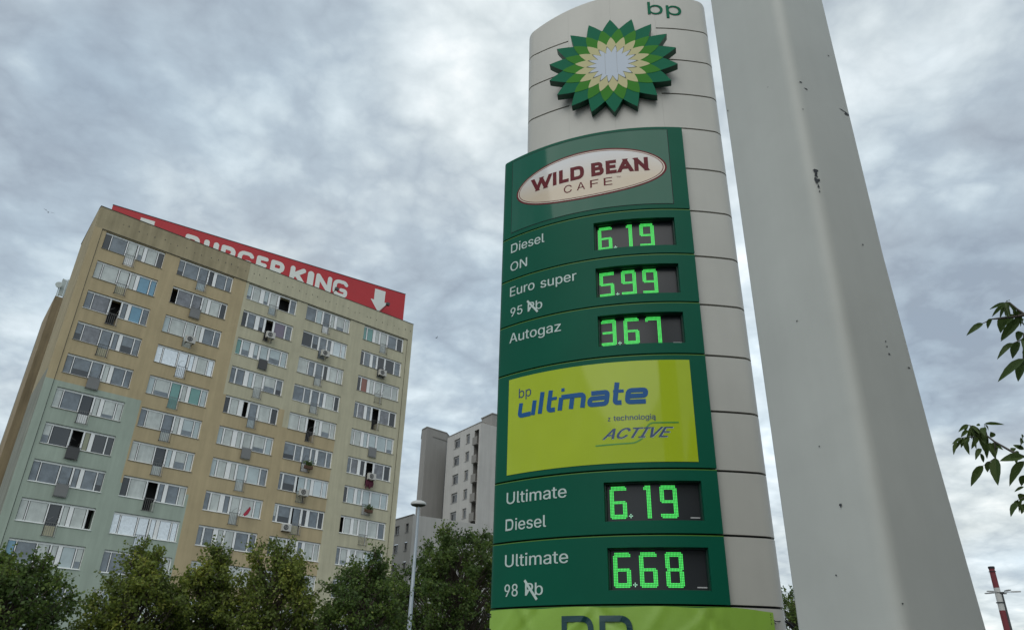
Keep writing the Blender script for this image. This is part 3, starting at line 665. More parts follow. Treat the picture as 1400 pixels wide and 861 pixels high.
# chips in the paint: irregular scabs lying on the two visible faces
def post_hit(az, z):
    P = post_ring(z); d = Vector((sin(rad(az)), cos(rad(az)))); best = None
    for k in range(28):
        a, b = Vector(P[k][:2]), Vector(P[(k+1) % 28][:2]); e = b - a; den = d.x * e.y - d.y * e.x
        if abs(den) < 1e-9: continue
        t_ = (a.x * e.y - a.y * e.x) / den; u_ = (a.x * d.y - a.y * d.x) / den
        if -.001 <= u_ <= 1.001 and t_ > 0 and (best is None or t_ < best): best = t_
    return best, d
CHIPS=[(26.62,0.7086,5,5),(26.61,0.7006,4,9),(26.58,0.6913,5,7),(26.61,0.6805,3,6),(26.64,0.671,2,3),(26.86,0.8832,4,2),(27.18,0.867,4,2.2),(26.61,0.8284,2,2.5),(29.59,0.9186,2.5,2),(20.21,0.8623,2,3),(29.74,0.8037,7,1.2),(29.95,0.7949,5,3),(23.15,0.4693,2.2,2),(29.02,0.4198,2,2),(29.04,0.4125,2,1.5),(29.08,0.402,2,2.5),(30.13,0.3793,3,2),(23.97,0.2157,3,4),(22.94,0.1355,2,2),(26.64,0.1025,2,2),(28.95,0.5676,1.5,2),(24.03,0.8912,1.5,1.5),(23.24,0.2914,1.5,2)]
for n_, (az, tanel, sx, sz) in enumerate(CHIPS):
    r_ = random.Random(n_); t_, d = post_hit(az, CAMH + tanel * 3.7); V = []; k = 13
    for i in range(k + 1):
        a = 2 * pi * i / k; q = (r_.uniform(.35, 1.15) * (1 if sx > 4 else .75)) if i < k else 0
        da = sx * cos(a) * q / 1023 / rad(1) * .8; dz = sz * sin(a) * q / 1023 * t_ * 1.3 * .8; z = CAMH + tanel * t_ + dz
        tt, dd = post_hit(az + da, z)
        if tt is None: tt, dd = t_, d
        V.append((dd.x * (tt - .004) - pc.x, dd.y * (tt - .004) - pc.y, z))
    mk('paint_chip', V, [(k, i, (i + 1) % k) for i in range(k)], M_chip, post)
# ------------------------------------------------------------------ main apartment block (local: x along facade, y backwards)
BO = (-34.478, 53.658, 0); BAZ = 0.7218
bld = thing('apartment_block', 'large twelve-storey apartment block in ochre, beige and sage green render with long window bands', 'building', BO, BAZ)
ZW = lambda z: z + CAMH
COLS = [(0, 4.93), (6.23, 11.21), (12.72, 17.77), (18.85, 23.78), (25.43, 30.43)]
HW, H = 1.608, 2.8
SILL = [ZW(32.62 - H * k) for k in range(12)]
DOOR = [1.82, 1.86, None, 1.9, None]
def doorx(c, r):
    u0, u1 = COLS[c]
    if c in (2, 4): return (u0 + 2.30, u0 + 3.08) if c == 2 else (u0 + 2.12, u0 + 2.92)
    return u0 + 1.86, u0 + 2.68
ub = sorted({-.97, -.38, 30.86, 31.4, 6.08, 11.4, 12.45, 18.3, 17.8, 24.4} | {round(v, 3) for c in COLS for v in c} | {round(v, 3) for c in range(5) for v in doorx(c, 0)})
zb = sorted({0, 34.3 + CAMH, ZW(36.33), ZW(20.7), ZW(14.0), ZW(24.3)} | {round(s + d, 3) for s in SILL for d in (-.82, 0, HW)})
zb = [z for z in zb if z >= 0]
def is_open(u, z):
    for r, s in enumerate(SILL):
        if s < z < s + HW:
            return any(a < u < b for a, b in COLS)
        if s - .82 < z < s: return any(doorx(c, r)[0] < u < doorx(c, r)[1] for c in range(5))
    return False
def zone(u, z):
    z -= CAMH
    if z > 34.3: return 1 if u < 12.45 else 2
    if u < 6.08 and z < 20.7: return 3
    if u < 11.4 and z < 14.0: return 3
    if u < 12.45: return 0
    if u < 17.8: return 2 if z > 24.3 - 1.3 else 0
    if u < 18.3: return 2 if z > 23.1 else 0
    if u < 24.4: return 2 if z > 23.1 - 1.8 else (0 if u < 23.9 else 2)
    return 2
fb = MB(); eps = .02
for i in range(len(ub) - 1):
    for j in range(len(zb) - 1):
        u0, u1, z0, z1 = ub[i], ub[i+1], zb[j], zb[j+1]; uc, zc = (u0+u1)/2, (z0+z1)/2
        if u1 - u0 < 1e-6 or z1 - z0 < 1e-6: continue
        if is_open(uc, zc): continue
        pil = uc < -.38 or uc > 30.86 or zc > 34.3 + CAMH
        y = -.07 if pil else 0; mz = zone(uc, zc)
        fb.face([(u0, y, z0), (u1, y, z0), (u1, y, z1), (u0, y, z1)], mz)
        for (du, dz, pts) in ((-1, 0, [(u0, z1), (u0, z0)]), (1, 0, [(u1, z0), (u1, z1)]), (0, -1, [(u0, z0), (u1, z0)]), (0, 1, [(u1, z1), (u0, z1)])):
            uu = uc if du == 0 else (u0 - 1e-3 if du < 0 else u1 + 1e-3); zz2 = zc if dz == 0 else (z0 - 1e-3 if dz < 0 else z1 + 1e-3)
            if is_open(uu, zz2):
                (a, b), (c, d) = pts; fb.face([(c, y, d), (a, y, b), (a, .9, b), (c, .9, d)], mz)
fb.face([(-.38, -.07, 0), (-.38, 0, 0), (-.38, 0, 35.9), (-.38, -.07, 35.9)], 1); fb.face([(30.86, -.07, 0), (30.86, 0, 0), (30.86, 0, 35.9), (30.86, -.07, 35.9)], 2); fb.face([(-.38, 0, 35.9), (30.86, 0, 35.9), (30.86, -.07, 35.9), (-.38, -.07, 35.9)], 1)
RZ = ZW(36.33)
fb.build('wall', [M_ochre, M_tan, M_beige, M_sage, M_int], bld)
# thin dark joints beside the end pilasters
jb = MB(); jb.box(-.375, -.335, -.012, -.001, 0, ZW(34.3)); jb.box(30.82, 30.86, -.012, -.001, 0, ZW(34.3)); jb.box(-.38, 30.86, -.075, -.071, ZW(34.29), ZW(34.33)); jb.build('expansion_joint', M_coping, bld)
body = MB()
L0, L1 = -.97, -.97 + .495
def blk(mb, x0a, x0b, x1, y0, y1, z0, z1, mfront, mside, mtop=1, mback=1):
    P = [(x0a, y0), (x1, y0), (x1, y1), (x0b, y1)]; b = len(mb.V)
    mb.V += [(x, y, z0) for x, y in P] + [(x, y, z1) for x, y in P]
    mb.F += [(b, b+1, b+5, b+4), (b+1, b+2, b+6, b+5), (b+2, b+3, b+7, b+6), (b+3, b, b+4, b+7), (b+4, b+5, b+6, b+7)]; mb.M += [mfront, mside, mback, mside, mtop]
# [interior dark, tan, grey side, brown side, beige]
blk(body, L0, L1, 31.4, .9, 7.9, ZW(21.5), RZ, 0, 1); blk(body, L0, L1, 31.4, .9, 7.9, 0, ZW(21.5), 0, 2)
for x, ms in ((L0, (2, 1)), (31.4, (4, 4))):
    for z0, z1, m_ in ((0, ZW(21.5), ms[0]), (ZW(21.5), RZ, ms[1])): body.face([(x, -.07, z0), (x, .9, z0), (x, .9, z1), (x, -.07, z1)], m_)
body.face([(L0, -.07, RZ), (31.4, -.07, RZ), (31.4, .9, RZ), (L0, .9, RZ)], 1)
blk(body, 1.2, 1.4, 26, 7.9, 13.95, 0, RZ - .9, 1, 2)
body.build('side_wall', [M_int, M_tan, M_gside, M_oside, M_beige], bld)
rb = MB(); blk(rb, -.40, .03, 27, 13.95, 20.2, 0, ZW(33.33), 0, 0, 2, 0); blk(rb, .03, .12, 27, 20.2, 21.43, 0, ZW(33.30), 1, 1, 2, 1); blk(rb, .12, .3, 27, 21.43, 22.4, 0, ZW(33.2), 1, 1, 2, 1); rb.build('rear_wing', [M_oside, M_gside, M_tan], bld)
cp = MB(); cp.box(-1.01, 31.44, -.11, .20, RZ + .002, RZ + .035); cp.build('coping', M_coping, bld)
cp = MB(); cp.V = [(L0 - .04, .25, RZ + .002), (L0 + .3, .25, RZ + .002), (L1 + .3, 7.9, RZ + .002), (L1 - .04, 7.9, RZ + .002)]; cp.V += [(x, y, RZ + .07) for x, y, z in cp.V]
cp.F = [(0, 3, 2, 1), (4, 5, 6, 7), (0, 1, 5, 4), (1, 2, 6, 5), (2, 3, 7, 6), (3, 0, 4, 7)]; cp.M = [0] * 6; cp.build('coping', M_coping, bld)
# anchor marks on the frieze
am = MB(); r_ = random.Random(2)
for k in range(44):
    u = .9 + k * .70 + r_.uniform(-.15, .15); z = ZW(35.25) + r_.uniform(-.12, .12); am.box(u, u + .06, -.078, -.0705, z, z + r_.uniform(.06, .16))
tag(am.build('wall_anchor', M_coping, bld), kind='stuff')
# window table: codes per column (p0,p1,door,p2,p3,p4)
WT = {0: ['dgwwwd', 'wwwwbb', 'gcogbg', 'gcgggg', 'gggwgg', 'wgdwww', 'wdoydd', 'gggggg', 'wwdwwo', 'bgwwlw', 'ggdwgg', 'wwgggd'],
      1: ['gggdgg', 'occwwd', 'lwwwgg', 'ffffwf', 'lwtwtl', 'gwgwll', 'wwdlwl', 'dwoggw', 'ffffff', 'ggwlgw', 'wlwdww', 'ggdggg'],
      2: ['lwwlog', 'dgogpg', 'tlllll', 'ggwlwg', 'dwgowd', 'lwwwwl', 'lwlwlg', 'gwwgwl', 'ggwwgg', 'wlggww', 'blgggg', 'ggwwgg'],
      3: ['glgwww', 'dgggLL', 'wggdww', 'ggggwd', 'wwowww', 'gggggg', 'ggllLL', 'wggdgd', 'gwwgww', 'ggdggw', 'gwwggg', 'wwgggg'],
      4: ['ttwwgd', 'dgdgdg', 'drwwww', 'gcogcd', 'wwllll', 'gcodcd', 'dlllll', 'owwwwg', 'gwwwlg', 'ggwwgg', 'gwlgww', 'ggdggg']}
# for columns 2 and 4 the order along the facade is p0,p1,p2,door,p3(wide),p4; the codes above are p0,p1,door,p2,p3,p4
def layout(c, r):
    if c in (0, 1): return [(0, .52), (.58, 1.80), (1.88, 2.68), (2.80, 3.20), (3.48, 4.36), (4.44, 4.90)]
    if c == 3:
        return [(0, 1.08), (1.17, 1.76), (1.94, 2.66), (2.80, 3.18), (3.46, 4.30), (4.40, 4.84)] if r < 6 else [(0, .32), (.46, 1.58), (1.76, 2.58), (2.78, 3.16), (3.46, 4.30), (4.40, 4.84)]
    if c == 2: return [(0, .45), (.58, 1.30), (2.32, 3.06), (1.70, 2.14), (3.24, 4.30), (4.42, 4.96)]
    return [(0, .40), (.50, 1.18), (2.13, 2.90), (1.50, 1.94), (3.08, 4.10), (4.22, 4.86)]
pane_mesh = {}
rw = random.Random(8)
for c in range(5):
    for r in range(12):
        u0, u1 = COLS[c]; s = SILL[r]
        if s < 1: continue
        w = MB(); y0, y1 = .11, .17; lay = layout(c, r); codes = WT[c][r]; w_ = u1 - u0; d0, d1 = doorx(c, r)
        # outer frame, built from butted pieces
        z0, z1 = s + .0, s + HW; zt = z1 - .16
        w.box(u0, u1, y0, y1, zt, z1 - .02); 
        w.box(u0, u1, y0 - .02, y1, z0 + .002, z0 + .055) if False else None
        w.box(u0, d0 - .002, y0, y1, z0, z0 + .07); w.box(d1 + .002, u1, y0, y1, z0, z0 + .07)
        order = sorted(range(6), key=lambda k: lay[k][0]); edges = [0] + [v for k in order for v in lay[k]] + [w_]
        prev_ = -.0
        for q, k in enumerate(order):
            a, b = lay[k]
            if a > prev_ + .01: w.box(u0 + prev_, u0 + a, y0 - .004, y1, z0 + .07, zt)
            prev_ = b
        if w_ > prev_ + .01: w.box(u0 + prev_, u1, y0 - .004, y1, z0 + .07, zt)
        w.box(d0 - .03, d0 + .02, y0, y1, z0 - .80, z0 + .07 - .001) ; w.box(d1 - .02, d1 + .03, y0, y1, z0 - .80, z0 + .07 - .001)
        wo = w.build('window', M_frame, bld)
        ledge = MB(); ledge.box(u0 - .04, d0, -.05, .109, s - .03, s - .001); ledge.box(d1, u1 + .04, -.05, .109, s - .03, s - .001)
        ledge.build('sill', M_frame if r >= 7 or rw.random() < .15 else M_sill, wo)
        for k in range(6):
            a, b = lay[k]; cde = codes[k]; dr = (k == 2); zlo = z0 - .78 if dr else z0 + .07
            if dr: a, b = max(a, d0 - u0 + .02), min(b, d1 - u0 - .02)
            if cde == 'o':
                # sash swung inward: narrow frame strip
                q = MB(); q.box(u0 + a + .01, u0 + a + .06, y1 + .01, y1 + .45, z0 + .09, zt - .02); q.build('open_sash', M_frame, wo); continue
            a += .045; b -= .045
            if s > 7:
                p = MB(); yy = y0 + .03 + (k % 3) * .001
                split = (not dr) and cde in 'wlg' and rw.random() < .22
                p.box(u0 + a, u0 + b, yy, yy + .02, zlo, zt)
                p.build('pane', PM[cde], wo)
                if dr and cde != 'f' and rw.random() < .8:
                    p = MB(); p.box(u0 + a + .02, u0 + b - .02, yy - .008, yy - .001, zlo + .02, z0 - .06 + rw.choice((0, .03))); p.build('door_panel', rw.choice((M_frame, PM['l'], PM['w'], M_beige)), wo)
                if split:
                    p = MB(); hh = zlo + (zt - zlo) * rw.uniform(.2, .45); p.box(u0 + a + .02, u0 + b - .02, yy - .006, yy - .001, zlo + .01, hh); p.build('pane', PM['g' if cde != 'g' else 'd'], wo)
            else: p = MB(); p.box(u0 + a, u0 + b, y0 + .03, y0 + .05, zlo, zt); p.build('pane', PM[cde], wo)
        # balconette
        if s < 7: continue
        big_ac = (c, r) in ((1, 2),)
        bl = MB(); yb = -.15; top = s + .12
        mrail = M_metal if rw.random() < .5 else M_metald
        if not big_ac:
            for k in range(7):
                x = d0 - .02 + (d1 - d0 + .04) * k / 6; bl.box(x - .010, x + .010, yb, yb + .014, s - .80, top)
            for zz3 in (s - .82, top): bl.box(d0 - .05, d1 + .05, yb - .008, yb + .03, zz3, zz3 + .028)
            for x in (d0 - .05, d1 + .02): 
                bl.box(x, x + .03, yb + .031, .0, s - .82, s - .785); bl.box(x, x + .03, yb + .031, .0, top, top + .035)
            if rw.random() < .4:
                for q in range(2): bl.tube([(d0 + .1 + q * .5, yb, top), (d0 + q * .55, yb - .55, top + .5 * rw.random()), (d0 + .3 + q * .4, yb - .5, top + .35)], .012, 4)
            if rw.random() < .12: bl.box(d0 - .02, d1 + .02, yb - .012, yb - .009, s - .76, top - .03)
        else: bl.box(d0 - .02, d0, -.05, -.001, s - .8, s - .1)
        bl.build('balconette', mrail, bld)
def ac(u, z, y=-.32, lab_=None):
    t = thing('air_conditioner', lab_, 'air conditioner', (0, 0, 0), 0, 'air conditioners on the apartment block'); t.parent = None
    ca, sa = cos(BAZ), sin(BAZ); t.location = (BO[0] + u * ca - y * sa, BO[1] + u * sa + y * ca, z); t.rotation_euler = (0, 0, BAZ)
    b = MB(); b.box(0, .82, -.30, 0, 0, .60); b.build('casing', M_ac, t)
    g = MB(); n = 20; g.V = [(.32, -.308, .30)] + [(.32 + .23 * cos(2*pi*i/n), -.308, .30 + .23 * sin(2*pi*i/n)) for i in range(n)] + [(.32 + .23 * cos(2*pi*i/n), -.301, .30 + .23 * sin(2*pi*i/n)) for i in range(n)]
    g.F = [(0, 1 + (i+1) % n, 1 + i) for i in range(n)] + [(1 + i, 1 + (i+1) % n, 1 + n + (i+1) % n, 1 + n + i) for i in range(n)]; g.M = [0] * len(g.F); g.build('fan_grille', M_acd, t)
    g = MB(); g.tube([(.32 + .12 * cos(a), -.312, .30 + .12 * sin(a)) for a in [2*pi*i/12 for i in range(13)]], .012, 4); g.tube([(.10, -.312, .30), (.54, -.312, .30)], .008, 4); g.build('fan_guard', M_ac, t)
    g = MB(); g.box(.08, .13, -.3, .3, -.05, -.002); g.box(.66, .71, -.3, .3, -.05, -.002); g.build('bracket', M_metald, t)
ac(8.15, ZW(26.50), lab_='air conditioner on the balconette just above the upper foil-lined windows')
ac(15.08, ZW(29.25), lab_='air conditioner in the middle window column, second floor from the top')
ac(20.85, ZW(29.2), lab_='air conditioner in the fourth window column below the red sign lettering')
ac(27.5, ZW(29.1), lab_='air conditioner in the right-hand window column, second floor from the top')
ac(20.75, ZW(15.55), lab_='air conditioner on a balconette in the fourth window column, one floor above the wall-mounted unit')
ac(19.75, ZW(12.35), -.02, lab_='air conditioner mounted on the wall just below a window sill above the trees')
ac(27.55, ZW(18.3), lab_='air conditioner above dark red laundry in the right-hand window column')
def bloc(u, y, z):
    ca, sa = cos(BAZ), sin(BAZ); return (BO[0] + u * ca - y * sa, BO[1] + u * sa + y * ca, z)
b = MB()
for i in range(7): b.tube([(.12 * i, -.34 + .03 * sin(i * 2), .0), (.12 * i + .02, -.36, -.35), (.12 * i + .06 * sin(i), -.33, -.72 - .12 * cos(i * 1.7))], [.06, .085, .05], 6)
o = b.build('laundry', M_cloth, None, True, 60); o.location = bloc(27.5, 0, ZW(18.25)); o.rotation_euler = (0, 0, BAZ); tag(o, 'dark red laundry hanging from a balconette below an air conditioner', 'laundry')
b = MB(); b.tube([(0, 0, 0), (.35, -.5, .75)], .014, 5); fl = [(0.18, -.25, .38), (.35, -.5, .75), (.42, -.52, .50), (.30, -.34, .10), (.12, -.2, -.05), (.05, -.12, .1)]
b.face(fl, 1); b.face([(x + .02, y - .03, z) for x, y, z in fl[::-1]], 1)
o = b.build('flag', [M_metal, M_flag]); o.location = bloc(16.0, -.25, ZW(13.0)); o.rotation_euler = (0, 0, BAZ); tag(o, 'small red flag leaning out from a balconette on the ochre facade', 'flag')
# flower boxes
def clump(n, cx, cy, cz, rx, ry, rz, size, rng, droop=.0):
    c = rng.normal(0, .5, (n, 3)) * (rx, ry, rz) + (cx, cy, cz); d = rng.normal(0, 1, (n, 3)); d[:, 2] -= droop; d /= np.linalg.norm(d, axis=1)[:, None]
    return c, d
def leaves_mesh(name, C, Dv, size, rng, m_, parent=None, loc=None, wid=.55):
    n = len(C); a = np.cross(Dv, rng.normal(0, 1, (n, 3))); a /= np.linalg.norm(a, axis=1)[:, None]; nn_ = np.cross(Dv, a)
    sz = (size * rng.uniform(.65, 1.3, n))[:, None]
    V = np.stack([C, C + Dv * sz * .45 + a * sz * wid * .5 + nn_ * sz * .06, C + Dv * sz, C + Dv * sz * .45 - a * sz * wid * .5 + nn_ * sz * .06], 1).reshape(-1, 3)
    me = bpy.data.meshes.new(name); me.vertices.add(4 * n); me.vertices.foreach_set('co', V.astype(np.float32).ravel())
    idx = (np.arange(n) * 4)[:, None] + np.array([0, 1, 2, 0, 2, 3])[None]
    me.loops.add(6 * n); me.loops.foreach_set('vertex_index', idx.ravel().astype(np.int32)); me.polygons.add(2 * n)
    me.polygons.foreach_set('loop_start', np.arange(0, 6 * n, 3, dtype=np.int32)); me.polygons.foreach_set('loop_total', np.full(2 * n, 3, dtype=np.int32))
    me.materials.append(m_); me.update(calc_edges=True); me.validate()
    o = bpy.data.objects.new(name, me); COL.objects.link(o)
    if parent: o.parent = parent
    if loc is not None: o.location = loc
    return o
rngf = np.random.default_rng(4)
for (u, zr, txt) in ((27.75, 13.05 + 2.8, 'dark flower box with trailing plants on a balconette in the right-hand window column'), (20.95, 18.7, 'small plant on a balconette rail in the fourth window column')):
    t = thing('flower_box', txt, 'flower box', bloc(u, -.28, ZW(zr - .35)), BAZ, 'plants on balconettes'); b = MB(); b.box(-.02, .78, -.14, .10, -.28, .0); b.build('box', M_wood, t)
    c_, d_ = clump(220, .38, 0, .15, .42, .15, .28, .1, rngf); o = leaves_mesh('foliage', c_, d_, .16, rngf, M_leaf[1], t)
# antennas on the rear wing
t = thing('cell_antenna', 'white panel antennas and a small dish on the rear wing roof', 'antenna', bloc(0, 0, 0)[:2] + (0,), BAZ)
for k, (u, dy, wv) in enumerate(((-.22, 14.2, .40), (.22, 14.22, .42), (.68, 14.24, .40), (1.16, 14.6, .16), (1.4, 14.9, .14))):
    b = MB(); z0_ = ZW(33.5); b.box(u, u + wv, dy, dy + .14, z0_ + .1, z0_ + 1.95 - .1 * (k == 0)); b.build('antenna_panel', M_ant, t)
    b = MB(); b.tube([(u + .1, dy + .25, z0_ - .3), (u + .1, dy + .25, z0_ + 2.0)], .035, 6); b.tube([(u + .1, dy + .1, z0_ + .5), (u + .1, dy + .28, z0_ + .5)], .02, 5); b.build('bracket', M_metald, t)
b = MB(); b.tube([(-.42, 14.0, ZW(34.55)), (-.36, 14.25, ZW(34.55))], [.30, .24], 14); b.tube([(-.3, 14.3, ZW(33.3)), (-.3, 14.3, ZW(35))], .04, 6); b.build('dish', M_ant, t, True)
# ------------------------------------------------------------------ roof sign
SL = Vector((-37.119, 57.454, 0)); SR = Vector((-11.881, 73.441, 0)); sdv = (SR - SL).normalized(); saz = math.atan2(sdv.y, sdv.x)
back = Vector((-sdv.y, sdv.x, 0)) * .10; SLEN = (SR - SL).length
sg = thing('rooftop_sign', 'long red rooftop sign board with white lettering and down arrows along the block roof edge', 'sign', (SL.x + back.x, SL.y + back.y, RZ), saz)
b = MB(); b.box(0, SLEN, 0, .12, .0, 3.3); b.build('sign_board', M_red, sg)
b = MB(); b.box(-.02, SLEN + .02, -.03, .15, 3.302, 3.36)
for k in range(9):
    x = 1 + k * (SLEN - 2) / 8; b.tube([(x, .16, 3.0), (x, 1.6, 0)], .04, 5); b.tube([(x, .16, .1), (x, 1.6, .1)], .03, 5)
b.build('support_frame', M_metald, sg)
def sletter(ch, x0, x1, z0=.68, z1=2.66):
    V, Fc = glyph_mesh(ch, x0, x1, z0, z1, {'I': .66, 'G': .41, 'E': .45, 'B': .44, 'R': .45, 'N': .47}.get(ch, .50), 'round', lambda x, z, li: (x, -.006 - .002 * li, z)); mk('lettering', V, Fc, M_signw, sg)
for ch, a, b2 in (('B', 6.62, 8.12), ('U', 8.36, 9.76), ('R', 10.0, 11.45), ('G', 11.65, 13.2), ('E', 13.48, 14.68), ('R', 14.92, 16.38), ('K', 16.95, 18.62), ('I', 18.76, 19.5), ('N', 19.68, 21.42), ('G', 21.58, 23.22)):
    sletter(ch, a, b2)
for x in (3.12, 26.88): 
    mk('arrow_mark', [(x - .62, -.006, 2.9), (x + .62, -.006, 2.9), (x + .62, -.006, 1.55), (x + 1.0, -.006, 1.55), (x, -.006, .2), (x - 1.0, -.006, 1.55), (x - .62, -.006, 1.55)], [(0, 6, 2, 1), (5, 4, 3)], M_signw, sg)
for x in (21.75, 27.55):
    b = MB(); b.tube([(x - .5, .0, .2), (x, -.8, 1.0)], .04, 5); b.box(x - .16, x + .2, -1.0, -.7, .85, 1.15); b.build('floodlight', M_metald, sg)

# ------------------------------------------------------------------ background blocks
def win(mb, mbp, O, e, u0, u1, z0, z1, nrm):
    pass
C1 = Vector((-9.623, 113.592)); C2 = Vector((-4.192, 105.759)); C3d = Vector((.7726, .6349))
az2 = math.atan2(C2.y - C1.y, C2.x - C1.x); L2 = (C2 - C1).length
b2 = thing('tower_block', 'pale grey-white tower block with small windows and a recessed balcony strip, far behind the trees', 'building', (C1.x, C1.y, 0), az2)
TZ = ZW(35.9); W5 = [(34.95, 33.55), (32.25, 30.85), (29.45, 28.0), (26.65, 25.25), (23.88, 22.5), (21.1, 19.7), (18.3, 16.9), (15.5, 14.1)]
wall = MB(); ub2 = [0, 2.15, 3.86, 5.58, 6.66, 7.95, 9.15, L2]; zb2 = sorted({0, TZ} | {ZW(v) for w_ in W5 for v in w_} | {ZW(7)} | {ZW(35.0)})
for i in range(len(ub2) - 1):
    for j in range(len(zb2) - 1):
        zc = (zb2[j] + zb2[j+1]) / 2 - CAMH; inwin = any(b_ < zc < a for a, b_ in W5)
        if i == 5 and 7 < zc < 35.0: continue
        if i in (1, 3) and inwin:
            for (x) in (ub2[i], ub2[i+1]): wall.face([(x, 0, zb2[j]), (x, .25, zb2[j]), (x, .25, zb2[j+1]), (x, 0, zb2[j+1])], 0)
            for z in (zb2[j], zb2[j+1]): wall.face([(ub2[i], 0, z), (ub2[i+1], 0, z), (ub2[i+1], .25, z), (ub2[i], .25, z)], 0)
            continue
        wall.face([(ub2[i], 0, zb2[j]), (ub2[i+1], 0, zb2[j]), (ub2[i+1], 0, zb2[j+1]), (ub2[i], 0, zb2[j+1])], 0)
for x in (7.95, 9.15): wall.face([(x, 0, ZW(7)), (x, 1.4, ZW(7)), (x, 1.4, ZW(35)), (x, 0, ZW(35))], 1)
wall.face([(7.95, 1.4, ZW(7)), (9.15, 1.4, ZW(7)), (9.15, 1.4, ZW(35)), (7.95, 1.4, ZW(35))], 1); wall.face([(7.95, 0, ZW(35)), (9.15, 0, ZW(35)), (9.15, 1.4, ZW(35)), (7.95, 1.4, ZW(35))], 1)
d2 = Vector((cos(-az2) * C3d.x - sin(-az2) * C3d.y, sin(-az2) * C3d.x + cos(-az2) * C3d.y)) * 14
wall.face([(L2, 0, 0), (L2 + d2.x, d2.y, 0), (L2 + d2.x, d2.y, TZ), (L2, 0, TZ)], 0); wall.face([(0, 0, TZ), (L2, 0, TZ), (L2 + d2.x, d2.y, TZ), (d2.x, d2.y, TZ)], 1)
wall.face([(0, 0, 0), (d2.x, d2.y, 0), (d2.x, d2.y, TZ), (0, 0, TZ)], 0); wall.face([(d2.x, d2.y, 0), (L2 + d2.x, d2.y, 0), (L2 + d2.x, d2.y, TZ), (d2.x, d2.y, TZ)], 0)
wall.build('wall', [M_bwhite, M_bgrey], b2)
e_ = MB(); e_.box(-.03, L2 + .04, -.05, .2, TZ + .002, TZ + .12); e_.build('coping', M_bdkgrey, b2)
for a, b_ in W5:
    z1, z0 = ZW(a), ZW(b_)
    for x0, x1 in ((2.15, 3.86), (5.58, 6.66)):
        w = MB(); xm = (x0 + x1) / 2; y = .18
        w.box(x0, x1, y, y + .06, z1 - .28, z1); w.box(x0, x1, y, y + .06, z0, z0 + .1); w.box(x0, x0 + .1, y, y + .06, z0 + .1, z1 - .28); w.box(x1 - .1, x1, y, y + .06, z0 + .1, z1 - .28); w.box(xm - .06, xm + .06, y, y + .06, z0 + .1, z1 - .28); w.box(x0 - .06, x1 + .06, -.06, .17, z0 - .07, z0 - .002)
        wo = w.build('window', M_wfr, b2)
        for q0, q1 in ((x0 + .1, xm - .06), (xm + .06, x1 - .1)): p = MB(); p.box(q0, q1, y + .02, y + .04, z0 + .1, z1 - .28); p.build('pane', M_wdark, wo)
    bz = MB(); zf = z0 - .95 + .2; bz.box(7.96, 9.14, -.35, 1.39, zf - .12, zf); bz.box(7.96, 9.14, -.35, -.29, zf + .001, zf + 1.05); bz.build('balcony', M_bgrey, b2)
pt = MB(); pt.box(3.2, 6.2, 2.2, 5.5, TZ + .001, TZ + 1.5); pt.box(5.0, 8.0, 3.0, 6.5, TZ + .001, TZ + 2.4); pt.box(4.9, 8.1, 2.9, 6.6, TZ + 2.401, TZ + 2.55); pt.build('roof_housing', M_bdkgrey, b2)
T0, T1, T2 = (-12.949, 113.649), (-13.881, 115.083), (-10.022, 116.509)
t = thing('stair_tower', 'blank dark grey tower wall standing left of the pale tower block', 'building', (T0[0], T0[1], 0))
k = lambda p: (p[0] - T0[0], p[1] - T0[1]); TH = ZW(37.5)
b = MB(); b.prism([(0, 0), (2.0, 1.92), k(T2), (T2[0] - T0[0] + .9, T2[1] - T0[1] + 5), (-1.5, 6), k(T1)], 0, TH); b.build('wall', M_bdkgrey, t)
b = MB(); b.prism([(.35, -.04), (2.0, 1.80), (2.6, 2.0), (2.93, 2.74), (2.93, 3.0), (1.9, 2.1)], TH - 1.6, TH - 1.45) if False else None
b2_ = MB(); b2_.prism([(-.04, -.06), (2.02, 1.86), (2.95, 2.82), (3.9, 7.9), (-1.6, 6.1), (-.98, 1.43)], TH + .001, TH + .18); b2_.build('coping', M_bgrey, t)
b2_ = MB(); b2_.prism([(.9, .80), (2.06, 1.86), (2.99, 2.82), (3.1, 3.4), (1.0, 1.6)], TH - 1.25, TH - 1.1); b2_.build('ledge', M_bgrey, t)
D1 = (-13.913, 94.827); D2 = (-11.277, 91.424); az3 = math.atan2(D2[1] - D1[1], D2[0] - D1[0]); L3 = 4.304
t = thing('low_apartment_house', 'low pale house with small dark windows between the big block and the grey tower', 'building', (D1[0], D1[1], 0), az3)
b = MB(); TZ3 = ZW(19.2); wz = [(18.35, 17.35), (16.15, 15.2), (13.9, 12.9), (11.6, 10.6)]; us = [(-10, .22), (.22, 1.25), (1.25, 2.74), (2.74, 3.43), (3.43, L3)]
zz4 = sorted({0, TZ3} | {ZW(v) for q in wz for v in q})
for i, (a, c_) in enumerate(us):
    for j in range(len(zz4) - 1):
        zc = (zz4[j] + zz4[j+1]) / 2 - CAMH
        if i in (1, 3) and any(q[1] < zc < q[0] for q in wz):
            b.face([(a, .0, zz4[j]), (a, .2, zz4[j]), (a, .2, zz4[j+1]), (a, 0, zz4[j+1])]); b.face([(c_, .0, zz4[j]), (c_, .2, zz4[j]), (c_, .2, zz4[j+1]), (c_, 0, zz4[j+1])]); continue
        b.face([(a, 0, zz4[j]), (c_, 0, zz4[j]), (c_, 0, zz4[j+1]), (a, 0, zz4[j+1])])
b.face([(L3, 0, 0), (L3 + 1, 9, 0), (L3 + 1, 9, TZ3), (L3, 0, TZ3)], 0); b.face([(-10, 0, TZ3), (L3, 0, TZ3), (L3 + 1, 9, TZ3), (-10, 9, TZ3)], 0)
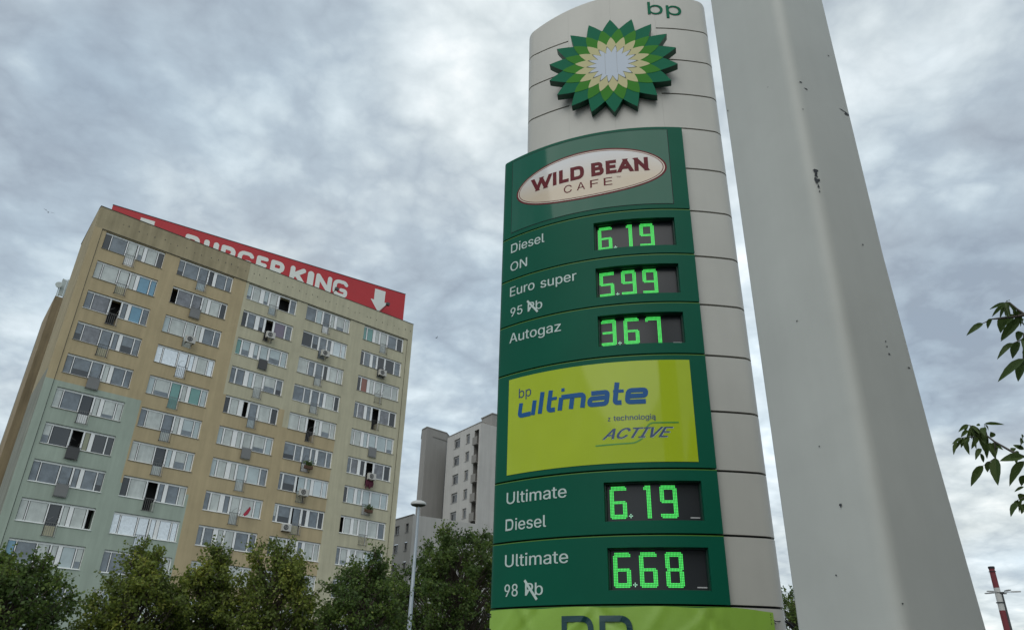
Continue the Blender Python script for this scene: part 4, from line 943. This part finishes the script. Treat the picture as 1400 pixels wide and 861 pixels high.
b.build('wall', M_bwhite, t); b = MB(); b.box(-10, L3 + .05, -.05, .2, TZ3 + .001, TZ3 + .1); b.build('coping', M_bdkgrey, t)
for a, c_ in wz:
    for x0, x1 in ((.22, 1.25), (2.74, 3.43)):
        w = MB(); w.box(x0, x1, .16, .2, ZW(c_), ZW(a)); wo = w.build('window', M_wdark, t); w = MB(); w.box((x0+x1)/2 - .04, (x0+x1)/2 + .04, .12, .159, ZW(c_), ZW(a)); w.box(x0 - .05, x1 + .05, -.06, .0, ZW(c_) - .08, ZW(c_) - .01); w.build('frame', M_wfr, wo)
# ------------------------------------------------------------------ chimney, mast, street lamp
CD = 500; cxy = (sin(rad(32.045)) * CD, cos(rad(32.045)) * CD)
t = thing('factory_chimney', 'tall red and white banded factory chimney on the horizon at far right', 'chimney', (*cxy, 0))
zt_ = CD * math.tan(rad(7.80)) + CAMH; band = [zt_, CD * math.tan(rad(6.61)) + CAMH, CD * math.tan(rad(5.32)) + CAMH, CD * math.tan(rad(4.0)) + CAMH, 20, 0]
rr_ = lambda z: 1.40 + (zt_ - z) * .0062
for k in range(5):
    b = MB(); b.tube([(0, 0, band[k]), (0, 0, band[k+1])], [rr_(band[k]), rr_(band[k+1])], 20); b.build('band', M_chr if k % 2 == 0 else M_chw, t, True, 40)
b = MB(); b.tube([(0, 0, zt_ - .6), (0, 0, zt_ + .5)], 1.62, 20); b.tube([(0, 0, zt_ - 2.2), (0, 0, zt_ - 2.0)], 1.8, 20); b.build('rim', M_chd, t, True, 40)
b = MB(); b.tube([(0, 0, band[1] - 7.6), (0, 0, band[1] - 7.2)], 2.0, 20); b.build('platform', M_chd, t)
MD = 80; t = thing('area_light_mast', 'thin dark lighting mast with five flat lamps on arms in front of the chimney', 'street lamp', (sin(rad(32.262)) * MD, cos(rad(32.262)) * MD, 0))
mz = MD * math.tan(rad(6.3)) + CAMH
b = MB(); b.tube([(0, 0, 0), (0, 0, mz)], [.13, .07], 8); b.build('pole', M_metald, t, True)
b = MB(); b.tube([(0, 0, mz - .05), (0, 0, mz + .1)], .16, 10); b.build('hub', M_metald, t)
for k in range(5):
    a = rad(-32 + 72 * k + 8); d = Vector((cos(a), sin(a), 0)); q = Vector((-d.y, d.x, 0))
    b = MB(); b.tube([Vector((0, 0, mz + .02)), d * .75 + Vector((0, 0, mz + .1))], .025, 5); b.build('arm', M_metald, t)
    b = MB(); P = [d * .7 - q * .12, d * .7 + q * .12, d * 1.1 + q * .18, d * 1.42 + q * .1, d * 1.42 - q * .1, d * 1.1 - q * .18]; b.prism([(p.x, p.y) for p in P][::-1], mz + .06, mz + .14); b.build('lamp_head', M_lamp, t)
LD = 28.6; t = thing('street_lamp', 'grey steel street lamp with one oval head left of the grey tower', 'street lamp', (sin(rad(-6.68)) * LD, cos(rad(-6.68)) * LD, 0))
lz = LD * math.tan(rad(12.5)) + CAMH
b = MB(); b.tube([(0, 0, 0), (0, 0, 3), (0, 0, 3.02), (0, 0, lz - .06)], [.105, .095, .085, .045], 12); b.build('pole', M_galv, t, True)
b = MB(); ring = lambda rr2, z: [(rr2 * 1.0 * cos(2*pi*i/20), rr2 * .62 * sin(2*pi*i/20), z) for i in range(20)]
prof_ = [(.03, .16), (.13, .155), (.22, .125), (.285, .07), (.30, .03), (.285, .0)]
V = []; 
for rr2, z in prof_: V += [(x - .02, y, zz5 + lz + .01 + .10 * (x)) if False else (x - .02, y, zz5 + lz) for x, y, zz5 in ring(rr2, z)]
Fc = [(k * 20 + i, (k+1) * 20 + i, (k+1) * 20 + (i+1) % 20, k * 20 + (i+1) % 20) for k in range(5) for i in range(20)] + [tuple(range(20))]
lh = mk('lamp_housing', V, Fc, M_lamp, t, None, True, 50)
V = []
for rr2, z in ((.283, .0), (.24, -.045), (.13, -.075), (.02, -.08)): V += [(x - .02, y, zz5 + lz) for x, y, zz5 in ring(rr2, z)]
Fc = [(k * 20 + i, (k+1) * 20 + i, (k+1) * 20 + (i+1) % 20, k * 20 + (i+1) % 20) for k in range(3) for i in range(20)] + [tuple(range(60, 80))]
mk('lens', V, Fc, M_lampd, t, None, True, 50)

# ------------------------------------------------------------------ trees
def tree(name, label, az, dist, h, rx, seed, mi=0, n_cl=150, leaf=.10, cat='tree', low=.25, top=()):
    rng = np.random.default_rng(seed); x0, y0 = sin(rad(az)) * dist, cos(rad(az)) * dist
    t = thing(name, label, cat, (x0, y0, 0), 0, 'trees standing before the buildings')
    cz = h * (low + (1 - low) * .48); rz = h * (1 - low) * .5
    tr = MB(); tr.tube([(0, 0, 0), (.04, .02, h * .2), (-.03, .05, h * .4), (.02, 0, h * .62), (0, 0, h * .85)], [.17, .14, .12, .075, .025], 9); tr.build('trunk', M_bark, t, True, 60)
    # cluster centres
    C = []
    while len(C) < n_cl:
        v = rng.normal(0, 1, 3); v /= np.linalg.norm(v); q = rng.uniform(.35, 1) ** .6
        lump = 1 + .16 * sin(3.1 * v[0] + seed) * cos(4.3 * v[2] + seed * 2) + .10 * sin(7 * v[1] + 5 * v[0] + seed)
        p = v * q * lump * np.array([rx, rx, rz]) 
        if p[2] > 0: p[:2] *= (1 - .38 * (p[2] / rz) ** 2)
        C.append(p + (0, 0, cz))
    for (dx, dz) in top: C += [np.array([dx, rng.normal(0, .3), dz - q * .3]) for q in range(3)]
    lb = MB(); P = []; Dd = []
    for c in C:
        c = np.array(c); root = np.array([0, 0, max(h * .22, c[2] - np.hypot(c[0], c[1]) * .9 - .3)])
        mid = (root + c) / 2 + rng.normal(0, .12, 3); lb.tube([root, mid, c], [.045, .028, .01], 4, cap=False)
        outw = c - (0, 0, cz * .8); outw /= np.linalg.norm(outw) + 1e-6
        for _ in range(7):
            d = outw * .9 + rng.normal(0, .75, 3) + (0, 0, .25); d /= np.linalg.norm(d); L = rng.uniform(.25, .62)
            e = c + d * L; lb.tube([c, e], [.010, .004], 3, cap=False)
            k = 16; tt = rng.uniform(.1, 1.05, k)[:, None]; pts = c + d * L * tt + rng.normal(0, .06, (k, 3)); P.append(pts)
            dd = d * .5 + rng.normal(0, .8, (k, 3)) + (0, 0, -.55); Dd.append(dd / np.linalg.norm(dd, axis=1)[:, None])
    lb.build('limbs', M_bark, t)
    P = np.concatenate(P); Dd = np.concatenate(Dd)
    o = leaves_mesh('crown', P, Dd, leaf, rng, M_leaf[mi], t, None, .72)
    return t
tree('linden_tree', 'leafy linden tree at the far left edge, before the sage green part of the block', -31.9, 25, 4.75, 1.75, 11, 1, 170)
tree('linden_tree', 'leafy linden tree standing before the lower foil-lined windows, second from the left', -24.7, 26.5, 5.35, 1.3, 12, 0, 170, top=((.35, 5.0),))
tree('linden_tree', 'narrow linden tree between the second and the broad middle tree', -20.6, 27.5, 5.6, .95, 13, 0, 140, top=((.3, 5.35),))
tree('linden_tree', 'broad linden tree before the middle of the block, below the red flag', -16.3, 27, 5.9, 1.45, 14, 0, 180, top=((-.6, 5.6), (.5, 5.3)))
tree('linden_tree', 'looser linden tree before the right corner of the block, left of the street lamp', -10.0, 26, 5.6, 1.35, 15, 1, 140, top=((.4, 5.3),))
tree('dark_linden_tree', 'tall dark linden tree before the pale tower block, right of the street lamp', -3.3, 34, 8.1, 3.3, 16, 1, 380, leaf=.12)
tree('linden_tree', 'dark tree glimpsed in the gap between the totem and the big post', 19.9, 38, 6.6, 1.5, 17, 1, 150)

# ------------------------------------------------------------------ near ash branches at right
LEAVES=[(1.627,2.164,2.792,1.591,2.198,2.787,0.013),(1.637,2.182,2.797,1.609,2.226,2.774,0.015),(1.663,2.214,2.806,1.643,2.202,2.769,0.011),(1.579,2.179,2.74,1.575,2.226,2.724,0.02),(1.578,2.228,2.747,1.527,2.249,2.721,0.022),(1.695,2.274,2.799,1.677,2.307,2.755,0.034),(1.703,2.238,2.789,1.672,2.274,2.76,0.028),(1.697,2.213,2.766,1.64,2.252,2.697,0.03),(1.684,2.224,2.761,1.666,2.299,2.717,0.022),(1.696,2.217,2.71,1.686,2.255,2.7,0.033),(1.685,2.264,2.694,1.628,2.279,2.655,0.022),(1.709,2.263,2.699,1.688,2.308,2.659,0.033),(1.677,2.226,2.62,1.595,2.264,2.559,0.032),(1.729,2.299,2.641,1.709,2.334,2.586,0.033),(1.714,2.219,2.762,1.724,2.253,2.761,0.014),(1.678,2.211,2.826,1.688,2.238,2.846,0.008),(1.694,2.202,2.686,1.702,2.243,2.655,0.033),(1.704,2.179,2.739,1.715,2.23,2.714,0.033),(1.762,2.228,2.74,1.726,2.238,2.688,0.033),(1.684,2.611,2.525,1.646,2.616,2.502,0.015),(1.752,2.726,2.543,1.727,2.742,2.523,0.017),(1.737,2.669,2.54,1.716,2.675,2.504,0.015),(1.727,2.655,2.53,1.73,2.653,2.498,0.013),(1.734,2.62,2.526,1.726,2.632,2.535,0.012),(1.765,2.642,2.54,1.838,2.632,2.541,0.015),(1.775,2.654,2.541,1.807,2.681,2.527,0.011),(1.804,2.677,2.523,1.835,2.711,2.506,0.023),(1.695,2.72,2.494,1.666,2.719,2.451,0.017),(1.717,2.738,2.511,1.742,2.777,2.484,0.015),(1.749,2.724,2.516,1.736,2.748,2.491,0.021),(1.722,2.71,2.5,1.716,2.703,2.442,0.021),(1.772,2.697,2.51,1.746,2.733,2.473,0.021),(1.736,2.61,2.515,1.72,2.589,2.482,0.024),(1.796,2.686,2.51,1.798,2.752,2.451,0.037),(1.731,2.595,2.454,1.729,2.642,2.402,0.018),(1.737,2.656,2.45,1.705,2.653,2.417,0.021),(1.725,2.648,2.429,1.745,2.67,2.4,0.015),(1.801,2.694,2.486,1.791,2.675,2.423,0.021),(1.79,2.654,2.474,1.773,2.637,2.422,0.024),(1.765,2.713,2.403,1.716,2.746,2.339,0.033),(1.8,2.716,2.422,1.799,2.774,2.389,0.024),(1.769,2.668,2.403,1.797,2.709,2.369,0.021),(1.766,2.631,2.407,1.743,2.632,2.311,0.042),(1.79,2.653,2.468,1.788,2.617,2.439,0.015),(1.827,2.57,2.396,1.761,2.606,2.397,0.035),(1.863,2.627,2.398,1.799,2.658,2.326,0.036),(1.817,2.526,2.457,1.822,2.559,2.457,0.023),(1.84,2.567,2.448,1.842,2.611,2.451,0.042),(1.866,2.663,2.458,1.857,2.663,2.442,0.021),(1.852,2.594,2.431,1.826,2.607,2.452,0.018),(1.862,2.647,2.352,1.854,2.672,2.318,0.024),(1.852,2.65,2.31,1.828,2.68,2.302,0.012),(1.884,2.707,2.298,1.871,2.722,2.276,0.031),(1.821,2.657,2.265,1.831,2.678,2.239,0.015),(1.798,2.638,2.25,1.771,2.648,2.204,0.021),(1.884,2.722,2.267,1.874,2.739,2.233,0.018),(1.842,2.618,2.433,1.814,2.603,2.386,0.021),(1.866,2.594,2.367,1.852,2.629,2.307,0.036),(1.837,2.553,2.307,1.821,2.588,2.258,0.035)]
TWIGS=[[(1.745,2.182,2.692),(1.694,2.186,2.763),(1.677,2.188,2.783),(1.659,2.188,2.807),(1.65,2.194,2.811)],[(1.694,2.187,2.761),(1.671,2.19,2.789),(1.655,2.197,2.798)],[(1.694,2.187,2.761),(1.665,2.208,2.763),(1.634,2.229,2.767),(1.621,2.237,2.769),(1.598,2.257,2.762)],[(1.745,2.182,2.692),(1.71,2.203,2.706),(1.695,2.214,2.706),(1.694,2.25,2.633),(1.695,2.256,2.617)],[(1.694,2.223,2.69),(1.67,2.244,2.684)],[(1.919,2.575,2.358),(1.854,2.608,2.408),(1.824,2.622,2.431),(1.782,2.637,2.471),(1.763,2.642,2.495),(1.727,2.652,2.534),(1.714,2.659,2.54)],[(1.763,2.642,2.495),(1.72,2.67,2.498),(1.689,2.689,2.499),(1.681,2.698,2.487)],[(1.763,2.642,2.495),(1.758,2.631,2.536)],[(1.782,2.637,2.471),(1.782,2.655,2.415),(1.747,2.685,2.394)],[(1.782,2.655,2.415),(1.767,2.667,2.408)],[(1.919,2.575,2.358),(1.876,2.622,2.306),(1.843,2.653,2.274),(1.821,2.671,2.263)],[(1.919,2.575,2.358),(1.876,2.579,2.448),(1.858,2.584,2.474)]]
AT = (4.9, 3.3); ash = thing('ash_tree', 'ash tree reaching drooping leafy twigs into view at the right edge', 'tree', (AT[0], AT[1], 0))
loc_ = lambda p: (p[0] - AT[0], p[1] - AT[1], p[2])
b = MB(); b.tube([(0, 0, 0), (.03, .05, 1.2), (-.05, 0, 2.6), (0, .1, 4.2), (.1, .1, 5.4)], [.12, .10, .085, .06, .03], 10); b.build('trunk', M_bark, ash, True, 60)
b = MB()
for tw_ in TWIGS:
    n = len(tw_); r0 = .0055 if n > 4 else .0028
    b.tube([loc_(p) for p in tw_], [r0 * (1 - .75 * i / (n - 1)) for i in range(n)], 6)
for st in (TWIGS[0][0], TWIGS[5][0], TWIGS[3][0]):
    p = Vector(loc_(st)); q = Vector((0, 0, p.z - .5)); b.tube([q, (p * .5 + q * .5 + Vector((.0, 0, .12))), p], [.022, .012, .0056], 6)
b.build('branch', M_twig, ash, True, 60)
def ashleaf(L, wd, curl, seed):
    r_ = random.Random(seed); n = 10; V = []; Fc = []
    for i in range(n + 1):
        t_ = i / n; w = wd * (sin(pi * min(1, t_ * 1.0) ** .8) ** .85) * (1 - .25 * t_) + .0006; w *= 1 + .035 * math.sin(i * 2.4 + seed)
        if i == n: w = .0004
        zc = -curl * t_ * t_ * L; x = L * t_
        V += [(x, -w / 2, zc + w * .30), (x, 0, zc), (x, w / 2, zc + w * .30)]
    for i in range(n):
        for j in (0, 1): a = i * 3 + j; Fc.append((a, a + 1, a + 4, a + 3))
    return V, Fc
lm = {}
rl = random.Random(31)
for ti, cnt in ((5, 20), (6, 8), (0, 9), (10, 8), (11, 7), (3, 8)):
    tw_ = TWIGS[ti]
    for _ in range(cnt):
        k = rl.randrange(max(1, len(tw_) - 3) if ti in (0, 5) else 0, len(tw_) - 1); u = rl.random(); a = Vector(tw_[k]) * (1 - u) + Vector(tw_[k+1]) * u
        d = Vector((rl.uniform(-.6, .3), rl.uniform(-.5, .5), rl.uniform(-1.1, -.1))).normalized() * rl.uniform(.03, .06); LEAVES.append((*a, *(a + d), rl.uniform(.010, .017)))
for (x1, y1, z1, x2, y2, z2, wd) in LEAVES:
    p, q = Vector(loc_((x1, y1, z1))), Vector(loc_((x2, y2, z2))); L = (q - p).length; key = len(lm) % 6
    V, Fc = ashleaf(L, max(wd * .98, .008), .12 + .05 * key, key); me_o = mk('leaf', V, Fc, M_ash, ash, None, True, 60); lm[len(lm)] = 1
    X = (q - p).normalized(); view = (Vector((x1, y1, z1 - CAMH))).normalized(); Z = (-view + Vector((random.Random(key * 7 + len(lm)).uniform(-.5, .5), 0, .5))); Z = (Z - X * Z.dot(X)).normalized(); Y = Z.cross(X)
    mt = Matrix((X, Y, Z)).transposed().to_4x4(); mt.translation = p; me_o.matrix_local = mt
rg = np.random.default_rng(9); c_ = rg.normal(0, .5, (2600, 3)) * (1.0, 1.0, 1.0) + (1.2, .2, 4.6); d_ = rg.normal(0, 1, (2600, 3)) - (0, 0, .8); d_ /= np.linalg.norm(d_, axis=1)[:, None]
leaves_mesh('crown', c_, d_, .10, rg, M_ash, ash, None, .4)
# ------------------------------------------------------------------ birds
def bird(loc, span, rz, label):
    s = span / 2; V = [(0, -.35*s, 0), (.16*s, 0, .08*s), (0, .45*s, 0), (-.16*s, 0, .08*s), (0, 0, -.2*s), (s, .12*s, .32*s), (.5*s, .22*s, .22*s), (-s, .12*s, .18*s), (-.5*s, .22*s, .2*s), (.5*s, -.1*s, .2*s), (-.5*s, -.1*s, .18*s), (0, -.6*s, .0), (.12*s, -.6*s, 0)]
    Fc = [(0, 1, 2, 3), (0, 4, 1), (1, 4, 2), (2, 4, 3), (3, 4, 0), (1, 9, 5, 6), (3, 8, 7, 10), (0, 12, 11)]
    o = mk('bird', V, Fc, M_bird); o.location = loc; o.rotation_euler = (.5, .2, rz); return tag(o, label, 'bird', 'birds in the sky')
bird((-31.56, 42.36, 30.06), .75, .6, 'small dark bird flying in the sky left of the apartment block'); bird((-7.95, 72.1, 35.34), .5, 2.2, 'tiny dark bird in the sky right of the rooftop sign')
